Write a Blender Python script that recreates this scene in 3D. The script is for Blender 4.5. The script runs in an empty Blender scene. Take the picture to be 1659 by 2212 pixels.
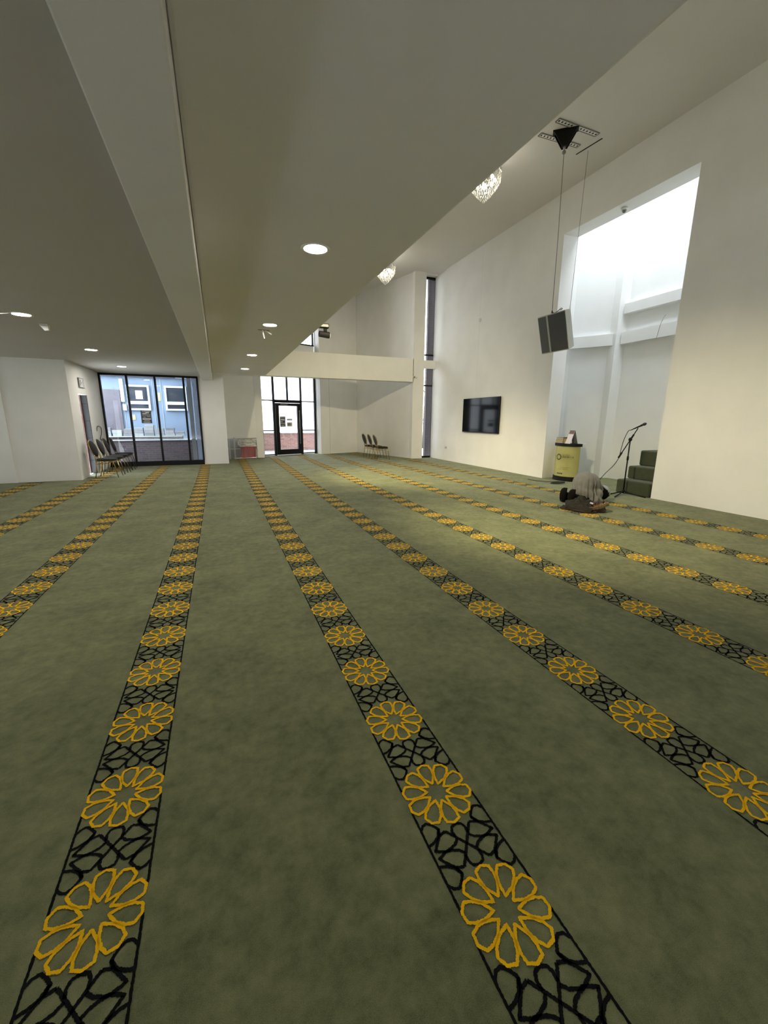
import bpy, bmesh, math, random
from mathutils import Vector, Matrix, noise
R = math.radians
random.seed(7)
scene = bpy.context.scene
COL = scene.collection

# ------------------------------------------------------------------ camera
YAW, PITCH, ROLL, FPX, CAMH = .377923, .2222257, .0068974, 887.5, 1.51
def cam_axes():
    cy, sy, cp, sp = math.cos(YAW), math.sin(YAW), math.cos(PITCH), math.sin(PITCH)
    f = Vector((sy*cp, cy*cp, -sp)); r = Vector((cy, -sy, 0)); u = r.cross(f)
    c, s = math.cos(ROLL), math.sin(ROLL)
    return c*r + s*u, -s*r + c*u, f
_r, _u, _f = cam_axes()
cd = bpy.data.cameras.new('camera'); cam = bpy.data.objects.new('camera', cd); COL.objects.link(cam)
cd.sensor_fit = 'HORIZONTAL'; cd.sensor_width = 36; cd.lens = 36*FPX/1659; cd.clip_start = .02; cd.clip_end = 300
M = Matrix((( _r.x, _u.x, -_f.x, 0), (_r.y, _u.y, -_f.y, 0), (_r.z, _u.z, -_f.z, CAMH), (0, 0, 0, 1)))
cam.matrix_world = M
scene.camera = cam
# ------------------------------------------------------------------ world, exposure
w = bpy.data.worlds.new('overcast_sky'); scene.world = w; w.use_nodes = True
bg = w.node_tree.nodes['Background']; bg.inputs[0].default_value = (.86, .93, 1.0, 1); bg.inputs[1].default_value = 8.2
vs = scene.view_settings
vs.view_transform = 'Standard'; vs.look = 'None'; vs.exposure = 0.82; vs.gamma = 1.0; vs.use_curve_mapping = False
scene.cycles.use_denoising = True
scene.cycles.max_bounces = 10; scene.cycles.diffuse_bounces = 6; scene.cycles.transparent_max_bounces = 16
scene.cycles.sample_clamp_indirect = 6.0; scene.cycles.caustics_reflective = False; scene.cycles.caustics_refractive = False
DOWN_E, CHAND_E, FLOOD_W = 140.0, 30.0, 430.0

def portal(name, center, sx, sy, normal):
    l = bpy.data.lights.new(name, 'AREA'); l.shape = 'RECTANGLE'; l.size = sx; l.size_y = sy; l.cycles.is_portal = True
    o = bpy.data.objects.new(name, l); COL.objects.link(o); o.location = center
    o.rotation_euler = Vector(normal).to_track_quat('-Z', 'Y').to_euler()
portal('daylight_portal_glazing', (-1.85, 14.93, 1.4), 2.7, 2.8, (0, -1, 0))
portal('daylight_portal_entry', (2.86, 17.8, 1.6), 2.5, 3.2, (.342, -.94, 0))
portal('daylight_portal_slit', (7.75, 14.98, 3.35), .6, 6.7, (0, -1, 0))
portal('daylight_portal_high', (2.86, 17.8, 5.4), 2.5, 2.0, (.342, -.94, 0))
portal('daylight_portal_skylight', (9.02, 7.08, 6.62), 1.2, 4.4, (0, 0, -1))

# ------------------------------------------------------------------ helpers
class MB:
    def __init__(s): s.v, s.f = [], []
    def add(s, vs, fs):
        n = len(s.v); s.v += [tuple(p) for p in vs]; s.f += [tuple(i+n for i in f) for f in fs]; return s
    def box(s, x0, x1, y0, y1, z0, z1):
        return s.add([(x0,y0,z0),(x1,y0,z0),(x1,y1,z0),(x0,y1,z0),(x0,y0,z1),(x1,y0,z1),(x1,y1,z1),(x0,y1,z1)],
                     [(3,2,1,0),(4,5,6,7),(0,1,5,4),(1,2,6,5),(2,3,7,6),(3,0,4,7)])
    def obox(s, c, ax, ay, az, hx, hy, hz):
        c, ax, ay, az = Vector(c), Vector(ax), Vector(ay), Vector(az)
        P = [c + ax*hx*i + ay*hy*j + az*hz*k for k in (-1,1) for (i,j) in ((-1,-1),(1,-1),(1,1),(-1,1))]
        return s.add(P, [(3,2,1,0),(4,5,6,7),(0,1,5,4),(1,2,6,5),(2,3,7,6),(3,0,4,7)])
    def wallseg(s, a, b, t, z0, z1):          # wall slab from a to b, thickness t on the left side of a->b
        a, b = Vector(a), Vector(b); d = (b-a).normalized(); n = Vector((-d.y, d.x))*t
        P = [a, b, b+n, a+n]
        return s.prism([(p.x, p.y) for p in P], z0, z1)
    def prism(s, poly, z0, z1):
        n = len(poly); vs = [(x,y,z0) for x,y in poly] + [(x,y,z1) for x,y in poly]
        fs = [tuple(range(n-1,-1,-1)), tuple(range(n,2*n))] + [(i,(i+1)%n,n+(i+1)%n,n+i) for i in range(n)]
        return s.add(vs, fs)
    def tube(s, pts, r, n=8, cap=True):
        pts = [Vector(p) for p in pts]; m = len(pts)
        rr = r if isinstance(r, (list, tuple)) else [r]*m
        vs, fs = [], []; up = None
        for i, p in enumerate(pts):
            t = (pts[min(i+1,m-1)] - pts[max(i-1,0)])
            t = t.normalized() if t.length > 1e-9 else Vector((0,0,1))
            if up is None:
                up = Vector((0,0,1)) if abs(t.z) < .9 else Vector((1,0,0))
            a = t.cross(up)
            if a.length < 1e-6: a = t.orthogonal()
            a.normalize(); b = a.cross(t).normalized(); up = b
            for k in range(n):
                an = 2*math.pi*k/n; vs.append(p + a*math.cos(an)*rr[i] + b*math.sin(an)*rr[i])
        for i in range(m-1):
            for k in range(n): fs.append((i*n+k, i*n+(k+1)%n, (i+1)*n+(k+1)%n, (i+1)*n+k))
        if cap: fs += [tuple(range(n-1,-1,-1)), tuple(range((m-1)*n, m*n))]
        return s.add(vs, fs)
    def lathe(s, prof, n=24, c=(0,0,0), cap=True):
        vs = [(c[0]+r*math.cos(2*math.pi*k/n), c[1]+r*math.sin(2*math.pi*k/n), c[2]+z) for r,z in prof for k in range(n)]
        m = len(prof); fs = [(i*n+k, i*n+(k+1)%n, (i+1)*n+(k+1)%n, (i+1)*n+k) for i in range(m-1) for k in range(n)]
        if cap: fs += [tuple(range(n-1,-1,-1)), tuple(range((m-1)*n, m*n))]
        return s.add(vs, fs)
    def sphere(s, c, r, nu=12, nv=8):
        if not isinstance(r, (list, tuple)): r = (r,r,r)
        vs = [(c[0], c[1], c[2]-r[2])]
        for j in range(1, nv):
            p = -math.pi/2 + math.pi*j/nv
            for i in range(nu):
                t = 2*math.pi*i/nu; vs.append((c[0]+r[0]*math.cos(p)*math.cos(t), c[1]+r[1]*math.cos(p)*math.sin(t), c[2]+r[2]*math.sin(p)))
        vs.append((c[0], c[1], c[2]+r[2])); fs = []
        for i in range(nu):
            fs.append((0, 1+(i+1)%nu, 1+i)); fs.append((len(vs)-1, 1+(nv-2)*nu+i, 1+(nv-2)*nu+(i+1)%nu))
        for j in range(nv-2):
            for i in range(nu):
                a = 1+j*nu+i; b = 1+j*nu+(i+1)%nu; fs.append((a, b, b+nu, a+nu))
        return s.add(vs, fs)
    def tf(s, mat):
        s.v = [tuple(mat @ Vector(p)) for p in s.v]; return s
    def build(s, name, mat, parent=None, smooth=False, origin=(0,0,0), bevel=0):
        me = bpy.data.meshes.new(name)
        o = Vector(origin)
        me.from_pydata([tuple(Vector(p)-o) for p in s.v], [], s.f); me.update()
        if smooth: me.polygons.foreach_set('use_smooth', [True]*len(me.polygons))
        me.materials.append(mat)
        ob = bpy.data.objects.new(name, me); COL.objects.link(ob)
        if parent: ob.parent = parent
        else: ob.location = o
        if bevel:
            b = ob.modifiers.new('edge_bevel', 'BEVEL'); b.width = bevel; b.segments = 2; b.limit_method = 'ANGLE'
        return ob
def tag(o, label=None, cat=None, group=None, kind=None):
    if label: o['label'] = label
    if cat: o['category'] = cat
    if group: o['group'] = group
    if kind: o['kind'] = kind
    return o
def empty(name, loc=(0,0,0), rz=0):
    o = bpy.data.objects.new(name, None); COL.objects.link(o); o.location = loc; o.rotation_euler = (0,0,rz); o.empty_display_size = .1
    return o
def copy_tree(o, parent=None):
    c = o.copy(); COL.objects.link(c); c.parent = parent
    for ch in [x for x in bpy.data.objects if x.parent == o]: copy_tree(ch, c)
    return c
def struct(o): o['kind'] = 'structure'; return o
def beziersample(pts, n=6):
    P = [Vector(p) for p in pts]; out = []
    for i in range(len(P)-1):
        p0, p1, p2, p3 = P[max(i-1,0)], P[i], P[i+1], P[min(i+2,len(P)-1)]
        for k in range(n):
            t = k/n; out.append(.5*((2*p1)+(-p0+p2)*t+(2*p0-5*p1+4*p2-p3)*t*t+(-p0+3*p1-3*p2+p3)*t**3))
    out.append(P[-1]); return out

# ------------------------------------------------------------------ materials
def mat(name, col, rough=.6, metal=0, var=0, vscale=4, bump=0, bscale=80, spec=.5, emit=None, estr=0, coat=0):
    m = bpy.data.materials.new(name); m.use_nodes = True; nt = m.node_tree; b = nt.nodes['Principled BSDF']
    b.inputs['Base Color'].default_value = (*col, 1); b.inputs['Roughness'].default_value = rough; b.inputs['Metallic'].default_value = metal
    b.inputs['Specular IOR Level'].default_value = spec; b.inputs['Coat Weight'].default_value = coat
    if emit: b.inputs['Emission Color'].default_value = (*emit, 1); b.inputs['Emission Strength'].default_value = estr
    tc = nt.nodes.new('ShaderNodeTexCoord')
    if var:
        n = nt.nodes.new('ShaderNodeTexNoise'); n.inputs['Scale'].default_value = vscale; n.inputs['Detail'].default_value = 5
        nt.links.new(tc.outputs['Object'], n.inputs['Vector'])
        r = nt.nodes.new('ShaderNodeValToRGB')
        r.color_ramp.elements[0].position = .3; r.color_ramp.elements[1].position = .7
        r.color_ramp.elements[0].color = (*[max(0, c*(1-var)) for c in col], 1); r.color_ramp.elements[1].color = (*[min(1, c*(1+var)) for c in col], 1)
        nt.links.new(n.outputs['Fac'], r.inputs['Fac']); nt.links.new(r.outputs['Color'], b.inputs['Base Color'])
    if bump:
        n2 = nt.nodes.new('ShaderNodeTexNoise'); n2.inputs['Scale'].default_value = bscale; n2.inputs['Detail'].default_value = 4
        nt.links.new(tc.outputs['Object'], n2.inputs['Vector'])
        bp = nt.nodes.new('ShaderNodeBump'); bp.inputs['Strength'].default_value = bump; bp.inputs['Distance'].default_value = .01
        nt.links.new(n2.outputs['Fac'], bp.inputs['Height']); nt.links.new(bp.outputs['Normal'], b.inputs['Normal'])
    return m
def carpet_mat(name, c0, c1, fine=420, mottle=.28, sheen=.12):
    m = bpy.data.materials.new(name); m.use_nodes = True; nt = m.node_tree; b = nt.nodes['Principled BSDF']
    b.inputs['Roughness'].default_value = 1; b.inputs['Specular IOR Level'].default_value = .08
    b.inputs['Sheen Weight'].default_value = sheen; b.inputs['Sheen Roughness'].default_value = .6
    tc = nt.nodes.new('ShaderNodeTexCoord')
    def nz(sc, det, rough=.6):
        n = nt.nodes.new('ShaderNodeTexNoise'); n.inputs['Scale'].default_value = sc; n.inputs['Detail'].default_value = det; n.inputs['Roughness'].default_value = rough
        nt.links.new(tc.outputs['Object'], n.inputs['Vector']); return n
    big, mid, fin = nz(2.2, 5), nz(14, 5, .7), nz(fine, 3, .8)
    a = nt.nodes.new('ShaderNodeMath'); a.operation = 'MULTIPLY_ADD'; a.inputs[1].default_value = .35; nt.links.new(big.outputs['Fac'], a.inputs[0])
    a2 = nt.nodes.new('ShaderNodeMath'); a2.operation = 'MULTIPLY_ADD'; a2.inputs[1].default_value = .40; nt.links.new(mid.outputs['Fac'], a2.inputs[0]); nt.links.new(a2.outputs[0], a.inputs[2])
    a3 = nt.nodes.new('ShaderNodeMath'); a3.operation = 'MULTIPLY'; a3.inputs[1].default_value = .6; nt.links.new(fin.outputs['Fac'], a3.inputs[0]); nt.links.new(a3.outputs[0], a2.inputs[2])
    r = nt.nodes.new('ShaderNodeValToRGB'); r.color_ramp.elements[0].position = .67-mottle; r.color_ramp.elements[1].position = .67+mottle
    r.color_ramp.elements[0].color = (*c0, 1); r.color_ramp.elements[1].color = (*c1, 1)
    nt.links.new(a.outputs[0], r.inputs['Fac']); nt.links.new(r.outputs['Color'], b.inputs['Base Color'])
    bp = nt.nodes.new('ShaderNodeBump'); bp.inputs['Strength'].default_value = .5; bp.inputs['Distance'].default_value = .004
    nt.links.new(a.outputs[0], bp.inputs['Height']); nt.links.new(bp.outputs['Normal'], b.inputs['Normal'])
    return m
def glass_mat(name, tint=(1,1,1), refl=.9):
    m = bpy.data.materials.new(name); m.use_nodes = True; nt = m.node_tree
    for n in list(nt.nodes): nt.nodes.remove(n)
    out = nt.nodes.new('ShaderNodeOutputMaterial'); mx = nt.nodes.new('ShaderNodeMixShader')
    t = nt.nodes.new('ShaderNodeBsdfTransparent'); t.inputs[0].default_value = (*tint, 1)
    g = nt.nodes.new('ShaderNodeBsdfGlossy'); g.inputs['Roughness'].default_value = .02; g.inputs[0].default_value = (refl, refl, refl, 1)
    f = nt.nodes.new('ShaderNodeFresnel'); f.inputs[0].default_value = 1.45
    nt.links.new(f.outputs[0], mx.inputs[0]); nt.links.new(t.outputs[0], mx.inputs[1]); nt.links.new(g.outputs[0], mx.inputs[2]); nt.links.new(mx.outputs[0], out.inputs[0])
    return m
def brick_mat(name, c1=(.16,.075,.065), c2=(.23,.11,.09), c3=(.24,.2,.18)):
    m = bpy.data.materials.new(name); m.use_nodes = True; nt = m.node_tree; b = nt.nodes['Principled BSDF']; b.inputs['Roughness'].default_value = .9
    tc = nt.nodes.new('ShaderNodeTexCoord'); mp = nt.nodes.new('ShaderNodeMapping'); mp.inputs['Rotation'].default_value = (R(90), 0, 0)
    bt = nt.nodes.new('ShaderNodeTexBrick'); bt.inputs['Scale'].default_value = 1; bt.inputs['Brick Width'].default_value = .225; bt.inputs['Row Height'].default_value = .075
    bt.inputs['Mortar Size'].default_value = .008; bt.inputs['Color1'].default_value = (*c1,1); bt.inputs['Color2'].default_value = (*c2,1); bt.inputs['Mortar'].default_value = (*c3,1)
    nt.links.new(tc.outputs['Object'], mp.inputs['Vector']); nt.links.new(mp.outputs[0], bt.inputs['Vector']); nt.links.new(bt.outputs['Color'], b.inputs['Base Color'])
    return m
WALL = mat('white_plaster', (.86,.85,.825), .75, var=.03, vscale=1.5, bump=.08, bscale=60, spec=.25)
CEILL = mat('darker_ceiling_left', (.50,.475,.43), .85, var=.02, vscale=1.2, bump=.05, bscale=90, spec=.15)  # left low ceiling, darker and warmer than the other ceilings
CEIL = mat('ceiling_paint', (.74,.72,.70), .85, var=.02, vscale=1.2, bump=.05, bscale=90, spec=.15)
NICHE = mat('niche_paint', (.82,.83,.82), .7, var=.02, vscale=2, bump=.1, bscale=40, spec=.25)
CARPET = carpet_mat('green_carpet', (.074,.085,.034), (.238,.250,.126), mottle=.145)
BLACKY = carpet_mat('black_yarn', (.003,.004,.005), (.009,.011,.011), sheen=0)
GOLDY = carpet_mat('gold_yarn', (.82,.42,.006), (1.0,.60,.014), sheen=0)
STEPC = carpet_mat('dark_green_step_carpet', (.030,.038,.020), (.085,.095,.052))
BLACKMETAL = mat('black_frame', (.007,.007,.008), .5, spec=.25)
GLASS = glass_mat('window_glass')
DARKGLASS = mat('dark_window_glass', (.018,.025,.035), .08)
BRICK = brick_mat('brick'); BRICKD = brick_mat('darkened_brick', (.030,.022,.027), (.045,.033,.038), (.055,.05,.055))  # BRICKD: darker brick copy, the left wall's shade under cover put into its colour
LAMP = mat('lamp_glow', (1,1,1), .5, emit=(1,.94,.84), estr=DOWN_E)
TRIMW = mat('white_trim', (.82,.81,.78), .5)
WHITEP = mat('white_plastic', (.78,.78,.75), .4)
BLACKP = mat('black_plastic', (.006,.006,.006), .5, spec=.25)
GREYP = mat('grey_plastic', (.22,.22,.21), .5)
GOLDM = mat('gold_metal', (.50,.34,.11), .32, metal=1)
BLACKF = mat('black_fabric', (.014,.013,.013), .85, bump=.2, bscale=300)
STEEL = mat('galvanised_steel', (.5,.5,.48), .45, metal=.8)

# ================================================================== SETTING
H_LO, H_LL, H_UP = 2.90, 2.80, 6.72
XW = 7.95
# floor
fl = MB()
fl.prism([(-7,-4),(XW,-4),(XW,4.4),(10.2,4.4),(10.2,9.8),(XW,9.8),(XW,15.0),(7.0,15.0),(5.98,18.6),(4.0,18.45),(1.6,17.55),(1.3,16.95),(.2,16.9),(.2,15.0),(-3.3,15.0),(-3.3,12.1),(-7,12.1)], -.06, 0)
floor = struct(fl.build('floor', CARPET)); floor['label'] = 'green carpet with rows of black and gold woven bands'

# carpet bands
PITCHY = .44857*1.00667; PHASE = .322; SX0, SDX = -1.6674, 1.1992
def ribbon(mb, pts, wd, closed, step, jit, z):
    P = [Vector((x,y)) for x,y in pts]
    if closed: P.append(P[0])
    Q = []
    for a, b in zip(P, P[1:]):
        n = max(1, int((b-a).length/step + .5))
        for k in range(n): Q.append(a.lerp(b, k/n))
    if not closed: Q.append(P[-1])
    m = len(Q); vs = []; fs = []
    for i, q in enumerate(Q):
        if closed: t = Q[(i+1)%m]-Q[i-1]
        else: t = Q[min(i+1,m-1)]-Q[max(i-1,0)]
        if t.length < 1e-9: t = Vector((1,0))
        t.normalize(); nn = Vector((-t.y, t.x))
        a = wd/2 + random.uniform(-jit, jit); b = wd/2 + random.uniform(-jit, jit)
        vs += [(q.x+nn.x*a, q.y+nn.y*a, z), (q.x-nn.x*b, q.y-nn.y*b, z)]
    for i in range(m if closed else m-1):
        j = (i+1) % m; fs.append((2*i, 2*i+1, 2*j+1, 2*j))
    mb.add(vs, fs)
def pol(r, a): return (r*math.cos(R(a)), r*math.sin(R(a)))
def medallion(step, jit):
    mb = MB()
    for k in range(10):
        a = 18+36*k
        pts = [pol(.040,a), pol(.078,a+17), pol(.108,a+15.8), pol(.133,a+11.5), pol(.1415,a), pol(.133,a-11.5), pol(.108,a-15.8), pol(.078,a-17)]
        ribbon(mb, pts, .0098, True, step, jit, .003)
    return mb
Qd = [[(0,0),(.052,.067)],
      [(.026,.034),(.028,.056),(.021,.072),(0,.079)],
      [(.052,.067),(.080,.059),(.096,.043),(.121,.014),(.089,.001),(.064,-.003),(.041,-.012),(.024,-.027)],
      [(.071,.083),(.080,.059)],
      [(.1365,.098),(.122,.114),(.105,.119),(.087,.105),(.071,.083),(.088,.057),(.110,.044),(.1365,.037)]]
def lattice(mb, cx, cy, step, jit):
    for sx in (1,-1):
        for sy in (1,-1):
            for l in Qd: ribbon(mb, [(cx+x*sx, cy+y*sy) for x,y in l],   .0104, False, step, jit, .0015)
FINE = medallion(.003, .0014).build('medallion', GOLDY); COARSE = medallion(.012, .0008).build('medallion', GOLDY)
fm, cm = FINE.data, COARSE.data
bpy.data.objects.remove(FINE); bpy.data.objects.remove(COARSE)
ends = {-3:12.05, -2:12.05, -1:14.97, 0:14.97, 1:14.98, 2:16.85, 3:17.6, 4:17.95, 5:17.85, 6:18.3, 7:14.73}
for i, yend in ends.items():
    cx = SX0 + SDX*i
    mb = MB(); k0 = math.ceil((-2.0-PHASE)/PITCHY); meds = []
    k = k0
    while True:
        yc = PHASE + k*PITCHY
        if yc + .15 > yend: break
        near = 0 < yc < 6.5
        st, jt = (.003, .0013) if near else (.014, .0006)
        meds.append((yc, near))
        if yc + PITCHY/2 + .12 < yend: lattice(mb, 0, yc+PITCHY/2, st, jt)
        for sx in (-1, 1):
            ribbon(mb, [(sx*.1365, yc+.045), (sx*.1365, min(yc+PITCHY-.045, yend))], .0084, False, st*2, jt*.8, .0016)
        k += 1
    band = mb.build('carpet_band', BLACKY, floor, origin=(0,0,0)); band.location = (cx, 0, 0)
    rest = MB()
    for yc, near in meds:
        d = math.hypot(cx, yc)
        if yc > .3 and d < 16.5:
            o = bpy.data.objects.new('medallion', fm if near else cm); COL.objects.link(o); o.parent = band; o.location = (0, yc, 0)
        else:
            rest.add([(v.co.x, v.co.y+yc, v.co.z) for v in cm.vertices], [tuple(p.vertices) for p in cm.polygons])
    if rest.v: r_ = rest.build('medallion_rest', GOLDY, band); r_['kind'] = 'stuff'

# right wall with niche opening
NY0, NY1, NZ = 5.56, 8.60, 5.80
wr = MB(); wr.box(XW, 8.38, -4.2, NY0, 0, H_UP); wr.box(XW, 8.38, NY1, 14.93, 0, H_UP); wr.box(XW, 8.38, NY0, NY1, NZ, H_UP)
struct(wr.build('wall_right', WALL))
# niche apse
ap = [(8.38,4.25),(9.08,4.97),(9.7,5.98),(9.7,8.18),(9.08,9.19),(8.38,9.91)]
na = MB()
for a, b in zip(ap, ap[1:]): na.wallseg(b, a, .15, 0, 6.70)
na.box(8.30, 8.42, 4.1, 10.0, H_UP-.12, H_UP); na.box(8.3, 9.9, 4.1, 4.85, 6.70, 6.8); na.box(8.3, 9.9, 9.3, 10.1, 6.70, 6.8); na.box(8.3, 8.42, 4.8, 9.35, 6.70, 6.8); na.box(9.66, 9.9, 4.8, 9.35, 6.70, 6.8)
struct(na.build('wall_niche', NICHE))
t1 = MB(); t1.prism([(9.50,8.16),(9.72,8.04),(9.72,8.30),(9.56,8.40)], 0, 6.69); struct(t1.build('trim_1', NICHE))
lg = MB()
for z0, z1 in ((3.39,3.67),(4.10,4.33)): lg.box(9.58, 9.71, 5.95, 8.08, z0, z1)
struct(lg.build('trim_2', NICHE))
l2 = MB(); l2.wallseg((9.62,8.32),(9.05,9.20), .12, 3.39, 3.67); struct(l2.build('trim_3', NICHE))
sk = empty('window_5', (9.05, 7.08, 6.74)); struct(sk)
MB().box(8.42, 9.66, 4.85, 9.3, 6.74, 6.75).build('pane', GLASS, sk, origin=sk.location)

# ceilings
struct(MB().box(-1.2, 8.38, -4.2, 19.0, H_UP, H_UP+.2).build('ceiling', CEIL))
struct(MB().box(-.06, 1.60, -4.2, 14.75, H_LO, 3.25).build('ceiling_right', CEIL, bevel=.022))
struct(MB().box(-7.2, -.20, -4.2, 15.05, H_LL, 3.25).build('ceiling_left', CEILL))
struct(MB().box(-.38, -.06, -4.2, 15.0, 2.70, H_LO+.1).build('trim_4', CEIL, bevel=.01))
# far beam, column, pillars
struct(MB().box(-.2, 7.02, 14.75, 15.15, H_LO, 3.73).build('trim_5', WALL))
struct(MB().box(7.00, 7.46, 14.75, 15.12, 0, H_UP).build('trim_6', WALL))
struct(MB().box(7.46, 7.97, 14.78, 14.96, 3.42, 3.71).build('trim_7', WALL))
struct(MB().box(-.52, .26, 15.0, 15.5, 0, H_UP).build('trim_8', WALL))
G0, G1 = Vector((1.62,17.50)), Vector((4.02,18.37)); GD = (G1-G0).normalized(); GN = Vector((GD.y,-GD.x))   # GN points into the room
struct(MB().prism([(1.36,16.88),(1.62,16.85),(1.62,17.75),(1.36,17.75)], 0, H_UP).build('trim_9', WALL))
# alcove walls
wa = MB(); wa.wallseg((4.12,17.81),(5.95,18.46), .2, 0, H_UP); wa.prism([(4.12,17.81),(4.20,17.9),(4.16,18.5),(4.02,18.45)], 0, H_UP)
struct(wa.build('wall_far', WALL))
wb = MB(); wb.wallseg((5.95,18.46),(7.02,14.90), .2, 0, H_UP); struct(wb.build('wall_alcove', WALL))
struct(MB().wallseg((4.545,17.965),(4.56,17.97), -.006, .0, 3.4).build('trim_10', mat('wall_joint_strip',(.62,.61,.58),.7)))  # slightly darker strip along the wall seam
sp = MB(); sp.wallseg(G0, G1, .2, 3.32, 4.50); sp.wallseg(G0, G1, .2, 6.45, H_UP); struct(sp.build('wall_entry', WALL))
pn = MB(); pn.wallseg((.2,16.42),(1.37,16.90), .06, .77, H_UP); struct(pn.build('wall_panel', WALL))
struct(MB().wallseg((.2,16.85),(1.37,17.25), .05, 0, 1.2).build('wall_recess', mat('recess_board',(.34,.34,.32),.7)))
struct(MB().box(.0,.26,15.5,17.0,0,H_UP).build('wall_pier', WALL))
# slit window side and head
struct(MB().box(7.44, 8.4, 14.8, 15.2, H_UP-.06, H_UP+.1).build('trim_11', WALL))
# left wall, door wall, back
wl = MB(); wl.prism([(-3.39,12.05),(-3.39,12.25),(-4.45,12.25),(-4.45,12.03)], 0, H_LL+.1); wl.prism([(-4.45,11.98),(-4.45,12.25),(-7.2,12.3),(-7.2,11.95)], 0, H_LL+.1)
struct(wl.build('wall_left', WALL))
wd = MB(); wd.box(-3.4,-3.2,12.05,12.77,0,H_LL+.1); wd.box(-3.4,-3.2,13.52,15.08,0,H_LL+.1); wd.box(-3.4,-3.2,12.77,13.52,2.08,H_LL+.1)
struct(wd.build('wall_doorway', WALL))
wk = MB(); wk.box(-7.4,8.4,-4.4,-4.2,0,H_UP+.2); wk.box(-7.4,-7.2,-4.4,12.3,0,3.3); wk.box(-1.4,-1.2,-4.4,18,3.25,H_UP+.2); wk.box(-1.3,1.45,16.9,17.2,2.9,H_UP+.1)
wk.box(-.55,.0,15.45,17.2,0,H_UP+.1); wk.box(-.6,1.5,15.15,17.2,H_UP-.02,H_UP+.2)
struct(wk.build('wall_back', WALL))
# ------------------------------------------------------------------ window_1 (left glazing)
w1 = struct(empty('window_1', (-1.85,15.0,0)))
def part(mb, name, m, root, **k): return mb.build(name, m, root, origin=root.location, **k)
part(MB().box(-3.2,-.5,14.97,15.05,0,.15), 'bottom_rail', BLACKMETAL, w1)
part(MB().box(-3.2,-.5,14.97,15.05,2.74,2.80), 'top_rail', BLACKMETAL, w1)
for x in (-3.18,-2.48,-1.72,-.92,-.52):
    part(MB().box(x-.028,x+.028,14.96,15.05,.14,2.76), 'mullion', BLACKMETAL, w1)
for a, b in ((-3.16,-2.5),(-2.46,-1.74),(-1.70,-.94),(-.90,-.54)):
    part(MB().box(a,b,15.0,15.012,.15,2.74), 'pane', GLASS, w1)
# ------------------------------------------------------------------ entry glazing and glazed door
def gp(s, d=0): p = G0 + GD*s + GN*d; return p
def gbox(mb, s0, s1, z0, z1, d0=-.05, d1=.03):
    P = [gp(s0,d1), gp(s1,d1), gp(s1,d0), gp(s0,d0)]
    return mb.prism([(p.x,p.y) for p in P], z0, z1)
GW = (G1-G0).length
w2 = struct(empty('window_2', (2.8,17.95,0)))
SL = [0, .60, 1.82, GW]      # side lights | door | side light
DL, DR = .58, 1.84
for s in (.03, DL, DR, GW-.03): part(gbox(MB(), s-.035, s+.035, 0, 3.32), 'mullion', BLACKMETAL, w2)
part(gbox(MB(), 1.21-.03, 1.21+.03, 2.24, 3.32), 'mullion', BLACKMETAL, w2)
for a, b in ((.05,DL-.03),(DR+.03,GW-.05)):
    for z in (.04, 1.02, 2.22): part(gbox(MB(), a, b, z-.022, z+.022), 'transom', BLACKMETAL, w2)
    for z0, z1 in ((.06,1.0),(1.04,2.2),(2.24,3.3)): part(gbox(MB(), a, b, z0, z1, -.012, 0), 'pane', GLASS, w2)
for a, b in ((DL+.03,1.18),(1.24,DR-.03)): part(gbox(MB(), a, b, 2.26, 3.3, -.012, 0), 'pane', GLASS, w2)
part(gbox(MB(), DL, DR, 2.14, 2.26, -.06, .04), 'transom', BLACKMETAL, w2)
dr = struct(empty('door_2', (2.75,17.93,0)))
fr = MB()
gbox(fr, DL+.05, DL+.20, .02, 2.13, -.04, .05); gbox(fr, DR-.20, DR-.05, .02, 2.13, -.04, .05); gbox(fr, DL+.20, DR-.20, .02, .24, -.04, .05); gbox(fr, DL+.20, DR-.20, 2.02, 2.13, -.04, .05)
part(fr, 'door_frame', BLACKMETAL, dr)
part(gbox(MB(), DL+.20, DR-.20, .24, 2.02, -.012, 0), 'pane', GLASS, dr)
hb = MB(); hx = DR-.14
pA = gp(hx,.10); hb.tube([(pA.x,pA.y,.45),(pA.x,pA.y,1.85)], .014, 8)
for z in (.5,1.15,1.8): q = gp(hx,.04); hb.tube([(q.x,q.y,z),(pA.x,pA.y,z)], .01, 6)
part(hb, 'pull_bar', STEEL, dr, smooth=True)
part(gbox(MB(), DL+.27, DL+.58, 2.06, 2.11, .05, .09), 'door_closer', GREYP, dr)
PRINTD = mat('poster_dark', (.05,.05,.055), .5); PRINTL = mat('poster_light', (.62,.62,.60), .5); PRINTM = mat('poster_mid', (.22,.22,.23), .5)
def poster(name, s0, s1, z0, z1, m, label, rows, mrow):
    o = gbox(MB(), s0, s1, z0, z1, .001, .004).build(name, m); tag(o, label, 'poster')
    for k, (a, b, c, d) in enumerate(rows): 
        q = gbox(MB(), s0+(s1-s0)*a, s0+(s1-s0)*b, z0+(z1-z0)*c, z0+(z1-z0)*d, .004, .006).build('print', mrow, o)
poster('door_poster', DL+.245, DL+.50, 1.17, 1.60, PRINTD, 'tall dark poster stuck on the glass entry door', [(.1,.9,.86,.92),(.15,.85,.6,.75),(.1,.9,.3,.36),(.2,.8,.12,.18),(.05,.5,.45,.5)], PRINTL)
poster('door_notice', DL+.56, DL+.82, 1.43, 1.50, PRINTM, 'narrow grey notice strip stuck on the glass entry door', [(.08,.92,.35,.65)], PRINTL)
poster('door_leaflet', DL+.56, DL+.82, 1.18, 1.36, PRINTL, 'small pale square leaflet stuck on the glass entry door', [(.08,.75,.35,.75),(.1,.6,.15,.25)], PRINTM)
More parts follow.
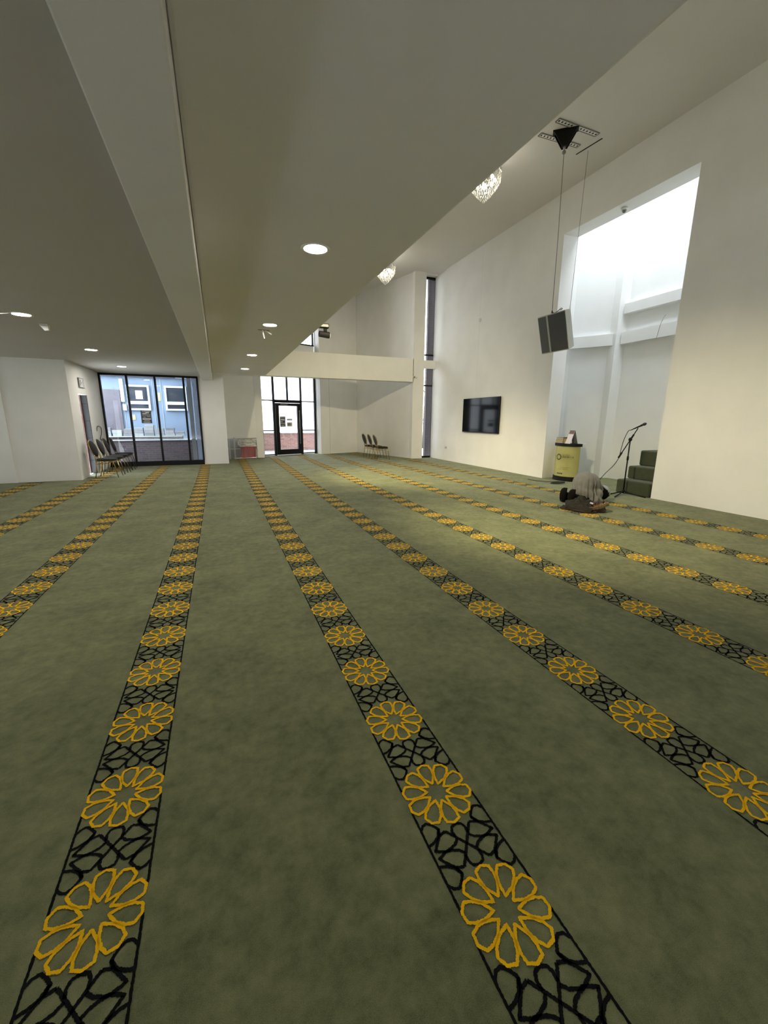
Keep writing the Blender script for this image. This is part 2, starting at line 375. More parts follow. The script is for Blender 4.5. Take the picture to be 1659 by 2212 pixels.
# high window over the entry
w4 = struct(empty('window_4', (2.8,17.95,4.5)))
for s in (.03,.85,1.70,GW-.05): part(gbox(MB(), s-.03, s+.03, 4.50, 6.45), 'mullion', BLACKMETAL, w4)
for z in (4.52,6.43): part(gbox(MB(), 0, GW, z-.025, z+.025), 'transom', BLACKMETAL, w4)
part(gbox(MB(), .05, GW-.05, 4.53, 6.42, -.012, 0), 'pane', GLASS, w4)
# slit window
w3 = struct(empty('window_3', (7.75,15.02,0)))
part(MB().box(7.46,8.06,14.98,15.06,.0,.07), 'bottom_rail', BLACKMETAL, w3); part(MB().box(7.46,8.06,14.98,15.06,6.58,6.66), 'top_rail', BLACKMETAL, w3)
part(MB().box(7.98,8.05,14.97,15.06,.0,6.66), 'side_rail', BLACKMETAL, w3); part(MB().box(7.46,7.51,14.98,15.06,.0,6.66), 'side_rail', BLACKMETAL, w3)
for z in (2.80,3.93): part(MB().box(7.5,8.0,14.975,15.055,z-.025,z+.025), 'transom', BLACKMETAL, w3)
part(MB().box(7.5,8.0,15.01,15.02,.06,6.6), 'pane', GLASS, w3)
struct(MB().box(XW,8.38,14.925,14.97,0,H_UP).build('trim_12', WALL))
# doorway in the left door wall
d1 = struct(empty('door_1', (-3.3,13.15,0)))
part(MB().box(-3.33,-3.205,13.47,13.53,0,2.08), 'door_lining', mat('dark_grey_board',(.022,.023,.025),.6,var=.2,vscale=6), d1)
for z in (.35,.95,1.4,1.85): part(MB().box(-3.33,-3.206,13.462,13.472,z,z+.012), 'groove', BLACKP, d1)
part(MB().box(-3.38,-3.33,13.40,13.53,0,2.08), 'door_post', mat('brown_wood',(.07,.022,.018),.5,var=.3,vscale=12), d1)
struct(MB().box(-5.0,-3.4,14.6,14.7,0,2.6).build('wall_passage', mat('daylight_tinted_wall',(.55,.65,.80),.7)))  # blue of the wall is the passage's bluish daylight put into its colour

# ================================================================== LIGHTS AND CEILING THINGS
def make_downlight(label, group):
    root = empty('downlight'); tag(root, label, 'downlight', group)
    MB().lathe([(.088,-.003),(.118,-.012),(.122,-.004),(.122,0)], 32, cap=False).build('bezel', TRIMW, root, smooth=True)
    MB().lathe([(.0005,-.006),(.095,-.006)], 32, cap=False).build('diffuser', LAMP, root)
    return root
LA = 'round downlight glowing warm white in the ceiling strip between beam and balcony edge'
LB = 'round downlight glowing warm white in the low ceiling before the grey glazed wall'
LAS = ['round glowing downlight in the strip by the balcony edge, farthest from the entry door', 'round glowing downlight beside the open ceiling hole with hanging connectors', 'round glowing downlight between the ceiling hole and the last one before the entry beam', 'round glowing downlight closest to the white beam over the entry', 'round glowing downlight at the back end of the balcony strip']
LBS = ['round glowing downlight next to the white motion sensor and loose cable', 'round glowing downlight midway between the motion sensor and the glazed wall', 'round glowing downlight closest to the big grey glazed wall', 'round glowing downlight at the near end of the low ceiling bay']
dA = make_downlight(LA, 'downlights beside the balcony edge'); dB = make_downlight(LB, 'downlights in the low ceiling bay')
for k, (x,y) in enumerate(((.87,3.79),(.85,6.90),(.83,10.20),(.84,13.05),(.88,-2.6))):
    o = dA if k == 0 else copy_tree(dA); o.location = (x,y,H_LO); o['label'] = LAS[k]
for k, (x,y) in enumerate(((-2.25,7.05),(-2.20,10.06),(-2.21,12.95),(-2.25,3.95))):
    o = dB if k == 0 else copy_tree(dB); o.location = (x,y,H_LL); o['label'] = LBS[k]
# motion sensor and loose cable in the low ceiling
ms = empty('motion_sensor', (-2.20,7.66,H_LL)); tag(ms, 'small white wedge motion sensor under the low ceiling next to a downlight', 'sensor')
MB().prism([(-.05,-.035),(.05,-.045),(.05,.045),(-.05,.035)], -.03, 0).build('base', WHITEP, ms)
MB().add([(-.045,-.03,-.03),(.05,-.04,-.03),(.05,.04,-.03),(-.045,.03,-.03),(.0,-.025,-.09),(.05,-.03,-.08),(.05,.03,-.08),(0,.025,-.09)], [(0,1,5,4),(1,2,6,5),(2,3,7,6),(3,0,4,7),(4,5,6,7)]).build('lens', WHITEP, ms)
cb = MB().tube(beziersample([(-2.60,6.75,H_LL-.002),(-2.52,6.85,H_LL-.05),(-2.44,6.95,H_LL-.03),(-2.36,7.0,H_LL-.004)]), .006, 6).build('ceiling_cable', WHITEP, smooth=True)
tag(cb, 'short white cable drooping from the low ceiling to a downlight', 'cable')
jc = empty('ceiling_connector', (.80,7.33,H_LO)); tag(jc, 'open ceiling hole with two white connector ends hanging out', 'connector')
MB().box(-.09,.09,-.012,.012,-.004,0).build('slot', BLACKP, jc)
MB().tube([(-.02,0,0),(-.01,.0,-.05),(.005,0,-.13)], .011, 8).build('wire', WHITEP, jc, smooth=True)
MB().tube([(.02,0,0),(.07,0,-.03),(.12,0,-.06)], .010, 8).build('wire', WHITEP, jc, smooth=True)

# chandeliers
CRYS = bpy.data.materials.new('crystal'); CRYS.use_nodes = True
nt = CRYS.node_tree; pb = nt.nodes['Principled BSDF']; pb.inputs['Base Color'].default_value = (.62,.61,.57,1); pb.inputs['Roughness'].default_value = .08; pb.inputs['Specular IOR Level'].default_value = 1
mx = nt.nodes.new('ShaderNodeMixShader'); tl = nt.nodes.new('ShaderNodeBsdfTranslucent'); tl.inputs[0].default_value = (.8,.78,.72,1); mx.inputs[0].default_value = .18
nt.links.new(pb.outputs[0], mx.inputs[1]); nt.links.new(tl.outputs[0], mx.inputs[2]); nt.links.new(mx.outputs[0], nt.nodes['Material Output'].inputs[0])
BULB = mat('bulb_glow', (1,1,1), .5, emit=(1,.92,.76), estr=CHAND_E)
def make_chandelier():
    root = empty('chandelier')
    MB().lathe([(.06,0),(.055,-.03),(.02,-.04)], 20).build('canopy_plate', STEEL, root, smooth=True)
    MB().tube([(0,0,-.03),(0,0,-.34)], .012, 8).build('stem', STEEL, root)
    MB().lathe([(.33,-.36),(.345,-.37),(.33,-.38),(.315,-.37)], 40, cap=False).build('ring', STEEL, root, smooth=True)
    def bead(mb, p, r, h):
        x,y,z = p; mb.add([(x,y,z+h),(x+r,y,z),(x,y+r,z),(x-r,y,z),(x,y-r,z),(x,y,z-h)], [(0,1,2),(0,2,3),(0,3,4),(0,4,1),(5,2,1),(5,3,2),(5,4,3),(5,1,4)])
    tiers = [(.335,-.42,44),(.345,-.455,44),(.345,-.49,44)] + [(.355*(1-.92*(t/9)**1.45), -.50-.044*t, max(5,int(44*(1-.9*(t/9)**1.5)))) for t in range(1,10)]
    st = MB()
    for r, z, n in tiers:
        for k in range(n):
            a = 2*math.pi*(k+.5*(tiers.index((r,z,n))%2))/n; bead(st, (r*math.cos(a), r*math.sin(a), z), .0125, .023)
    for r, z, n in tiers[2:9:2]:
        for k in range(n//2):
            a = 2*math.pi*k/(n//2); bead(st, (r*.62*math.cos(a), r*.62*math.sin(a), z), .014, .03)
    c = st.build('crystal_strands', CRYS, root); c['kind'] = 'stuff'
    for k in range(18):
        a = 2*math.pi*k/18
        t = MB(); x, y = .355*math.cos(a), .355*math.sin(a)
        t.lathe([(.002,-.325),(.012,-.36),(.022,-.395),(.014,-.415),(.002,-.42)], 8, (x,y,0)); t.build('teardrop', CRYS, root, smooth=True)
    for k in range(8):
        a = 2*math.pi*k/8+.2; MB().sphere((.22*math.cos(a), .22*math.sin(a), -.52), .034, 10, 6).build('bulb', BULB, root, smooth=True)
    MB().sphere((0,0,-.62), .05, 10, 6).build('bulb', BULB, root, smooth=True)
    return root
ch = make_chandelier(); ch.location = (5.36,8.14,H_UP); ch.scale = (.92,.92,1); tag(ch, 'lit crystal chandelier hanging by the balcony edge, nearer the hanging loudspeaker', 'chandelier', 'crystal chandeliers over the void')
ch2 = copy_tree(ch); ch2.location = (5.45,13.75,H_UP); tag(ch2, 'lit crystal chandelier hanging near the far column and the tall slit window', 'chandelier')

ch3 = copy_tree(ch); ch3.location = (5.36,2.45,H_UP); tag(ch3, 'lit crystal chandelier over the void opposite the plain wall beside the niche steps', 'chandelier')

# floodlights at the balcony edge, plus one added out of view up high
def make_flood(label, spot_dir, power, blend=.9, size=100):
    root = empty('floodlight'); tag(root, label, 'floodlight')
    MB().box(-.14,.16,-.07,.07,.06,.17).build('driver_box', BLACKP, root, bevel=.015)
    MB().box(-.10,.14,-.074,-.069,.085,.15).build('label_plate', WHITEP, root)
    MB().box(.02,.11,-.03,.03,-.02,.07).build('yoke', BLACKP, root, bevel=.008)
    d = Vector((.93,.10,-.05)).normalized(); h = MB(); h.tube([Vector((.03,0,-.10))-d*.14, Vector((.03,0,-.10))+d*.13, Vector((.03,0,-.10))+d*.15], [.078,.085,.078], 20); h.build('lamp_head', mat('flood_black',(.03,.03,.028),.5), root, smooth=False)
    h = MB(); h.tube([Vector((.03,0,-.10))+d*.151, Vector((.03,0,-.10))+d*.156], [.066,.066], 20); h.build('lens', mat('flood_lens',(.8,.8,.75),.2,emit=(1,.85,.55),estr=6), root)
    br = MB(); br.tube([(-.9,0,.14),(-.14,0,.11)], .012, 8); br.tube([(-.45,0,.40),(-.05,0,.17)], .006, 6); br.tube([(-.43,.05,.40),(-.02,.04,.17)], .006, 6)
    br.build('bracket', STEEL, root, smooth=True)
    l = bpy.data.lights.new('flood_beam', 'SPOT'); l.energy = power; l.color = (1,.87,.56); l.spot_size = R(size); l.spot_blend = blend; l.shadow_soft_size = .07
    lo = bpy.data.objects.new('flood_beam', l); COL.objects.link(lo); lo.parent = root; lo.location = tuple(Vector((.03,0,-.10))+d*.22); lo.rotation_euler = Vector(spot_dir).to_track_quat('-Z','Y').to_euler()
    return root
f1 = make_flood('black floodlight with drum head bracketed off the balcony edge', (2.0,.3,-2.9), FLOOD_W, .9, 95); f1.location = (2.42,10.0,3.50); f1.scale = (.85,.85,.85)
f2 = make_flood('black floodlight fixed behind the balcony edge above the praying person', (2.8,.5,-3.0), FLOOD_W*1.1, .9, 95); f2.location = (1.93,4.2,3.85)

f3 = make_flood('added unseen floodlight high over the void, casting the beam shadow in the alcove', (2.5,9.2,-5.2), FLOOD_W*2.4, 1.0, 66); f3.location = (2.2,4.0,6.0)  # lamp added out of view so the beam casts its shadow in the alcove

# upper ceiling: slotted rails and bracket
def rail(name, a, b, wd, label):
    a, b = Vector(a), Vector(b); d = (b-a).normalized(); n = Vector((-d.y,d.x,0))
    root = empty(name, tuple((a+b)/2)); tag(root, label, 'rail', 'slotted rails in the upper ceiling')
    fr = MB(); L = (b-a).length/2; c = Vector((0,0,0))
    MB().obox((0,0,-.004), d, n, (0,0,1), L, wd/2, .004).build('channel', TRIMW, root)
    for sgn in (-1,1): MB().obox(n*sgn*wd/2+Vector((0,0,-.006)), d, n, (0,0,1), L, .009, .006).build('edge', GREYP, root)
    for sgn in (-1,1): MB().obox(d*sgn*L+Vector((0,0,-.006)), d, n, (0,0,1), .009, wd/2, .006).build('edge', GREYP, root)
    N = int(2*L/.07)
    for k in range(N):
        MB().obox(d*(-L+(k+.5)*2*L/N)+Vector((0,0,-.009)), d, n, (0,0,1), .014, .018, .0015).build('slot', BLACKP, root)
    return root
rail('ceiling_rail', (6.02,6.93,H_UP), (6.99,6.95,H_UP), .10, 'long slotted metal rail in the upper ceiling above the black hoist yoke')
rail('ceiling_rail', (6.00,7.35,H_UP), (6.93,7.33,H_UP), .09, 'slotted metal rail in the upper ceiling passing behind the black hoist yoke')
tag(MB().obox((7.13,7.27,H_UP-.003),(-.13,.99,0),(.99,.13,0),(0,0,1),.28,.012,.003).build('ceiling_slot', BLACKP), 'thin dark slot in the upper ceiling by the wire anchor', 'slot')
yk = empty('hoist_yoke', (6.36,7.08,H_UP)); tag(yk, 'black triangular hoist yoke bolted under the upper ceiling carrying the loudspeaker', 'bracket')
n1 = Vector((.75,-.66,0)); n2 = Vector((.66,.75,0))
for k, off in enumerate((-.06,.06)):
    P = [(-.21,0),(.21,0),(.05,-.27),(-.05,-.27)]; vs = []
    for t in (-.006,.006):
        for (a, z) in P: vs.append(tuple(n1*a + n2*(off+t) + Vector((0,0,z))))
    MB().add(vs, [(0,1,2,3),(7,6,5,4),(0,4,5,1),(1,5,6,2),(2,6,7,3),(3,7,4,0)]).build('side_plate', BLACKP, yk)
MB().obox((0,0,-.012), n1, n2, (0,0,1), .22, .075, .012).build('top_plate', BLACKP, yk)
MB().obox((0,0,-.23), n1, n2, (0,0,1), .05, .06, .03).build('pulley_block', BLACKP, yk)
MB().tube([(0,0,-.25),(0,0,-.33)], .02, 8).build('hook', STEEL, yk, smooth=True); MB().sphere((0,0,-.35), .035).build('shackle', GREYP, yk, smooth=True)

# loudspeaker
F = {'FTL':(6.328,7.383,3.583),'FTR':(6.383,6.699,3.590),'FBR':(6.588,6.709,2.885),'FBL':(6.533,7.393,2.878)}
F = {k: Vector(v) for k, v in F.items()}
fc = sum(F.values(), Vector())/4; ex = (F['FTR']-F['FTL']).normalized(); ez = ((F['FTL']-F['FBL'])).normalized(); ey = ez.cross(ex).normalized()
if ey.x < 0: ey = -ey
WS, HS = .686, .734
spk = empty('loudspeaker', tuple(fc+ey*.15)); tag(spk, 'large pale grey loudspeaker with dark grilles hung on wires before the niche', 'loudspeaker')
def sp_(a, b, c): return fc + ex*a*WS + ez*b*HS + ey*c
cabv = [sp_(-.5,-.5,0),sp_(.5,-.5,0),sp_(.5,.5,0),sp_(-.5,.5,0),sp_(-.29,-.47,.32),sp_(.29,-.47,.32),sp_(.29,.5,.32),sp_(-.29,.5,.32)]
SPK = mat('speaker_grey', (.52,.52,.47), .55, bump=.1, bscale=200)
part(MB().add(cabv, [(0,1,2,3),(7,6,5,4),(0,4,5,1),(1,5,6,2),(2,6,7,3),(3,7,4,0)]), 'cabinet', SPK, spk)
def grille(a0, a1, name, m):
    P = []
    for c in (-.012, .002):
        P += [sp_(a0,-.475,c),sp_(a1,-.475,c),sp_(a1,.475,c),sp_(a0,.475,c)]
    part(MB().add(P, [(0,1,2,3),(7,6,5,4),(0,4,5,1),(1,5,6,2),(2,6,7,3),(3,7,4,0)]), name, m, spk)
GR = mat('grille_mesh', (.045,.044,.038), .5, bump=.3, bscale=500); GR2 = mat('grille_mesh_bright', (.075,.076,.072), .4, bump=.3, bscale=500)
grille(-.485,-.185,'grille',GR2); grille(-.115,.475,'grille',GR); grille(-.18,-.155,'divider',SPK); grille(-.145,-.12,'divider',SPK)
hk = sp_(-.04,.5,.06); part(MB().tube([hk, hk+Vector((0,0,.05))], .012, 6), 'lifting_eye', BLACKP, spk)
wtop = Vector((6.36,7.08,H_UP-.37))
wire1 = MB().tube([wtop, (wtop+hk)/2+Vector((.01,0,0)), hk+Vector((0,0,.05))], .006, 6).build('suspension_wire', GREYP, smooth=True); tag(wire1, 'thick dark wire from the hoist yoke down to the loudspeaker', 'wire')
rk = sp_(.25,.45,.325); wire2 = MB().tube([(7.22,7.37,H_UP), rk+(Vector((7.22,7.37,H_UP))-rk)*.04, rk], [.004,.004,.007], 6).build('suspension_wire', GREYP, smooth=True); tag(wire2, 'thin grey wire from the ceiling anchor to the loudspeaker rear', 'wire')
lp = MB().tube(beziersample([hk+Vector((0,0,.03)), hk+ex*.06+Vector((0,0,-.0)), hk+ex*.14+Vector((0,0,.015)), hk+ex*.22+Vector((0,0,.05)), hk+ex*.25+Vector((0,0,.03)), hk+ex*.2+Vector((0,0,.02))]), .006, 6).build('safety_loop', BLACKP, smooth=True); tag(lp, 'black safety cable loop lying over the loudspeaker top', 'cable')

# ================================================================== THINGS ON THE RIGHT WALL
tv = empty('television', (XW,11.53,1.65)); tag(tv, 'black flat television mounted on the white wall', 'television')
part(MB().box(7.875,7.925,10.54,12.54,1.10,2.20), 'casing', BLACKP, tv, bevel=.006)
part(MB().box(7.872,7.876,10.56,12.52,1.13,2.185), 'screen', mat('tv_screen',(.004,.005,.008),.07,spec=.03), tv)
part(MB().box(7.92,7.951,11.2,11.9,1.4,1.9), 'wall_mount', BLACKP, tv)
o = MB().tube([(7.951,11.91,4.58),(7.935,11.91,4.58)], .055, 20).build('wall_sensor', mat('sensor_grey',(.62,.62,.58),.5)); tag(o, 'small round grey cover high on the wall above the television', 'sensor')
ot = empty('wall_socket', (7.95,13.73,.48)); tag(ot, 'small pale wall socket low beside the slit window', 'socket')
part(MB().box(7.938,7.951,13.66,13.80,.435,.525), 'plate', mat('socket_plate',(.60,.60,.57),.4), ot)
for y in (13.70,13.76): part(MB().box(7.936,7.939,y-.012,y+.012,.465,.49), 'outlet', GREYP, ot)
cc = empty('security_camera', (7.09,14.74,3.07)); tag(cc, 'small white dome security camera at the column end of the beam', 'camera')
part(MB().tube([(7.03,14.75,3.07),(7.03,14.715,3.07)], .05, 16), 'base', WHITEP, cc); part(MB().sphere((7.03,14.71,3.07), .035), 'dome', GREYP, cc, smooth=True)
part(MB().tube([(7.08,14.74,3.07),(7.16,14.70,3.06)], .03, 12), 'housing', WHITEP, cc)
c2 = empty('security_camera', (8.15,7.17,NZ)); tag(c2, 'small white dome security camera under the head of the niche opening', 'camera')
part(MB().lathe([(.065,0),(.065,-.03),(.05,-.045)], 20, c2.location), 'base', WHITEP, c2, smooth=True); part(MB().sphere((8.15,7.17,NZ-.05), .042), 'dome', GREYP, c2, smooth=True)
o = MB().tube(beziersample([(9.69,7.06,3.87),(9.62,7.06,3.80),(9.565,7.07,3.66),(9.565,7.10,3.5),(9.57,7.13,3.36)]), .005, 6).build('niche_cable', GREYP, smooth=True); tag(o, 'thin loose cable hanging over the ledge inside the niche', 'cable')
# seam on right wall
struct(MB().box(7.9485,7.952,11.93,11.936,2.4,6.6).build('trim_13', mat('seam_line',(.68,.67,.64),.8)))

# ================================================================== MINBAR STEPS
mbs = empty('stepped_pulpit', (8.4,5.98,0)); tag(mbs, 'dark green carpeted steps climbing into the niche', 'steps')
sy0, sy1 = 5.60, 6.36
for k, (x0, x1, z0, z1) in enumerate(((7.94,9.4,0,.29),(8.24,9.4,.29,.56),(8.55,9.4,.56,.885))):
    b = part(MB().box(x0,x1,sy0,sy1,z0,z1), 'step', STEPC, mbs, bevel=.03)

# ================================================================== PROMO COUNTER
pc = empty('promo_counter', (8.18,8.10,0)); tag(pc, 'curved yellow promotional counter with black top and base by the niche', 'counter')
def arcpoly(cx, cy, rx, ry, n=22):
    pts = []
    for k in range(n+1):
        a = math.pi/2 + math.pi*k/n; pts.append((cx+rx*math.cos(a), cy+ry*math.sin(a)))
    return pts
CX, CY = 8.33, 8.14
YEL = mat('yellow_print', (.45,.43,.15), .45, var=.12, vscale=2.5)
part(MB().prism(arcpoly(CX,CY,.27,.36), .10, .88), 'body', YEL, pc)
part(MB().prism(arcpoly(CX,CY,.285,.375), 0, .115), 'base', BLACKP, pc); part(MB().prism(arcpoly(CX+.01,CY,.31,.40), .875, .945), 'top', BLACKP, pc)
part(MB().box(CX+.0,CX+.05,CY-.46,CY-.1,.945,.955), 'top_flap', TRIMW, pc)
INK = mat('black_ink', (.015,.015,.013), .6); INK2 = mat('grey_ink', (.22,.21,.06), .6)
def on_arc(t, z, d=.003):          # t in [-1,1] along the front arc, +1 toward +Y
    a = math.pi - (t-.5)*1.2; return Vector((CX+(.27+d)*math.cos(a), CY+(.36+d)*math.sin(a), z))
def patch(mb, t0, t1, z0, z1):
    n = max(1, int(abs(t1-t0)/.05)); P = []
    for k in range(n+1):
        t = t0+(t1-t0)*k/n; P += [on_arc(t,z0), on_arc(t,z1)]
    mb.add(P, [(2*k,2*k+2,2*k+3,2*k+1) for k in range(n)])
# ring emblem
lc_t, lc_z, lr = .62, .60, .062
lo = MB()
for k in range(11):
    a = 2*math.pi*k/11
    ring = []
    for j in range(8):
        b = 2*math.pi*j/8; u_ = math.cos(a)*lr + math.cos(b)*.017; v_ = math.sin(a)*lr*1.05 + math.sin(b)*.017
        ring.append(on_arc(lc_t - u_/.36, lc_z+v_))
    lo.add(ring, [tuple(range(8))])
part(lo, 'ring_emblem', INK, pc)
def glyphs(t0, t1, z, h, m, seed):
    rnd = random.Random(seed); mb = MB(); t = t0
    while t > t1:
        wd_ = rnd.uniform(.02,.036)
        patch(mb, t, t-wd_*.35, z, z+h*rnd.choice((1,1,1.35)))
        if rnd.random() < .7: patch(mb, t, t-wd_, z+h*rnd.choice((0,.75)), z+h*rnd.choice((0,.75))+h*.25)
        if rnd.random() < .6: patch(mb, t-wd_*.7, t-wd_, z, z+h)
        t -= wd_*1.45
    part(mb, 'lettering', m, pc)
glyphs(.36,-.08,.635,.034,INK2,1); glyphs(.36,-.32,.592,.030,INK,2); glyphs(.36,-.34,.560,.014,INK2,3)
glyphs(.45,-.2,.335,.014,INK2,4); glyphs(.55,-.05,.292,.014,INK2,5)
for k in range(4):
    mb = MB(); mb.add([on_arc(.60-.105*k-.055*math.cos(b)*.75, .185+.019*math.sin(b)) for b in [2*math.pi*j/12 for j in range(12)]], [tuple(range(12))]); part(mb, 'round_icon', INK, pc)
# books and leaflet stand on the counter
BK = [((.10,.035,.03),.05,.0),((.30,.24,.12),.04,.03),((.10,.05,.04),.045,-.04)]
z = .945
for k, (c, t, a) in enumerate(BK):
    bk = empty('book', (8.19,8.28-.01*k,z+.0005)); tag(bk, ['dark red book at the bottom of the small stack on the counter','tan book in the middle of the small stack on the counter','dark brown book on top of the small stack on the counter'][k], 'book', 'books stacked on the promo counter')
    rz = Matrix.Rotation(a,4,'Z')
    cm_ = mat('book_cover_%d'%k, c, .5); pg = mat('pages_%d'%k, (.62,.55,.36), .8)
    MB().box(-.085,.085,-.12,.12,0,.005).tf(rz).build('cover', cm_, bk); MB().box(-.085,.085,-.12,.12,t-.005,t).tf(rz).build('cover', cm_, bk)
    MB().box(-.08,.08,-.113,.113,.005,t-.005).tf(rz).build('pages', pg, bk)
    z += t
bm_ = empty('book', (8.17,8.105,.9455)); tag(bm_, 'small dark upright booklet between the book stack and leaflet', 'book'); 
MB().box(-.05,.05,-.045,.045,0,.125).build('pages', mat('booklet_side',(.34,.26,.12),.7), bm_); MB().box(-.055,.055,-.05,.05,.125,.15).build('cover', mat('booklet_top',(.06,.03,.025),.6), bm_)
ls = empty('leaflet_stand', (8.185,7.965,.9455)); tag(ls, 'white folded leaflet standing upright like a tent on the counter', 'leaflet')
LEAF = mat('leaflet_paper', (.74,.68,.68), .5)
MB().add([(-.11,-.085,0),(-.11,.085,0),(.02,.075,.33),(.02,-.075,.33),(-.105,-.085,0),(-.105,.085,0),(.026,.075,.33),(.026,-.075,.33)], [(0,1,2,3),(7,6,5,4),(0,4,5,1),(1,5,6,2),(2,6,7,3),(3,7,4,0)]).build('front_panel', LEAF, ls)
MB().add([(.13,-.085,0),(.13,.085,0),(.022,.075,.33),(.022,-.075,.33),(.135,-.085,0),(.135,.085,0),(.028,.075,.33),(.028,-.075,.33)], [(0,1,2,3),(7,6,5,4),(0,4,5,1),(1,5,6,2),(2,6,7,3),(3,7,4,0)]).build('rear_panel', GREYP, ls)
MB().add([(-.021,-.078,.235),(-.021,.078,.235),(.015,.075,.325),(.015,-.075,.325)], [(0,1,2,3)]).build('print', mat('leaflet_print',(.16,.10,.10),.5), ls)

# ================================================================== MICROPHONE STAND
mc = empty('microphone_stand', (7.79,6.05,0)); tag(mc, 'black boom microphone stand on a tripod base by the steps', 'microphone stand')
B0 = Vector((7.79,6.05,0))
for e in ((7.36,6.10),(7.33,5.86),(7.86,5.60)):
    part(MB().tube([(B0.x,B0.y,.075),((B0.x+e[0])/2,(B0.y+e[1])/2,.04),(e[0],e[1],.014)], .013, 8), 'leg', BLACKP, mc, smooth=True)
part(MB().tube([(7.79,6.05,.03),(7.79,6.05,1.13)], [.014,.012], 10), 'pole', BLACKP, mc, smooth=True)
part(MB().lathe([(.022,.06),(.028,.07),(.028,.10),(.018,.115)], 12, (7.79,6.05,0)), 'hub', BLACKP, mc, smooth=True)
part(MB().tube([(7.79,6.05,.72),(7.79,6.05,.80)], .02, 10), 'clutch', BLACKP, mc, smooth=True)
part(MB().sphere((7.79,6.05,1.14), (.035,.035,.04)), 'boom_clamp', BLACKP, mc, smooth=True)
bd = Vector((7.865,5.97,1.37))-Vector((7.685,6.17,.78)); b0 = Vector((7.685,6.17,.78))
part(MB().tube([b0, b0+bd], .010, 8), 'boom', BLACKP, mc, smooth=True)
part(MB().tube([b0-bd*.04, b0+bd*.16], .018, 8), 'counterweight', BLACKP, mc, smooth=True)
part(MB().tube([b0+bd*.66, b0+bd*.78], .018, 8), 'boom_knob', BLACKP, mc, smooth=True)
mi = empty('microphone', (7.86,5.97,1.36)); tag(mi, 'black handheld microphone clipped to the boom stand', 'microphone')
mt, mh = Vector((7.83,6.01,1.365)), Vector((7.93,5.88,1.455)); md = (mh-mt)
part(MB().tube([mt-md*.1, mt+md*.55, mt+md*.72], [.012,.017,.024], 12), 'handle', BLACKP, mi, smooth=True)
part(MB().tube([mt-md*.42, mt-md*.1], [.008,.011], 8), 'plug', BLACKP, mi, smooth=True)
ms_ = MB().sphere((0,0,0), (.03,.03,.042)); q = md.to_track_quat('Z','Y').to_matrix().to_4x4(); ms_.tf(Matrix.Translation(mt+md*.92) @ q); part(ms_, 'grille', mat('mic_grille',(.02,.02,.02),.4,bump=.4,bscale=600), mi, smooth=True)
o = MB().tube(beziersample([mt-md*.42, (7.76,6.10,1.30), (7.72,6.14,1.12), (7.70,6.16,.92), (7.68,6.17,.76), (7.62,6.22,.60), (7.50,6.30,.42), (7.38,6.35,.24), (7.24,6.32,.10), (7.05,6.20,.02), (6.9,6.3,.012), (6.85,6.6,.012)]), .007, 6).build('microphone_cable', BLACKP, smooth=True); tag(o, 'thin black cable curving from the microphone stand down to the carpet', 'cable')
pts = []
for k in range(60):
    a = 2*math.pi*k/20; pts.append((7.60+(.19+.02*math.sin(k))*math.cos(a), 7.68+(.09+.01*math.cos(k*1.3))*math.sin(a), .012+.0006*k))
pts += [(7.5,7.95,.02),(7.42,8.2,.012),(7.40,8.5,.012)]
o = MB().tube(pts, .009, 6).build('cable_coil', mat('dark_cable',(.03,.035,.03),.5), smooth=True); tag(o, 'dark cable lying in a loose coil on the carpet before the counter', 'cable')

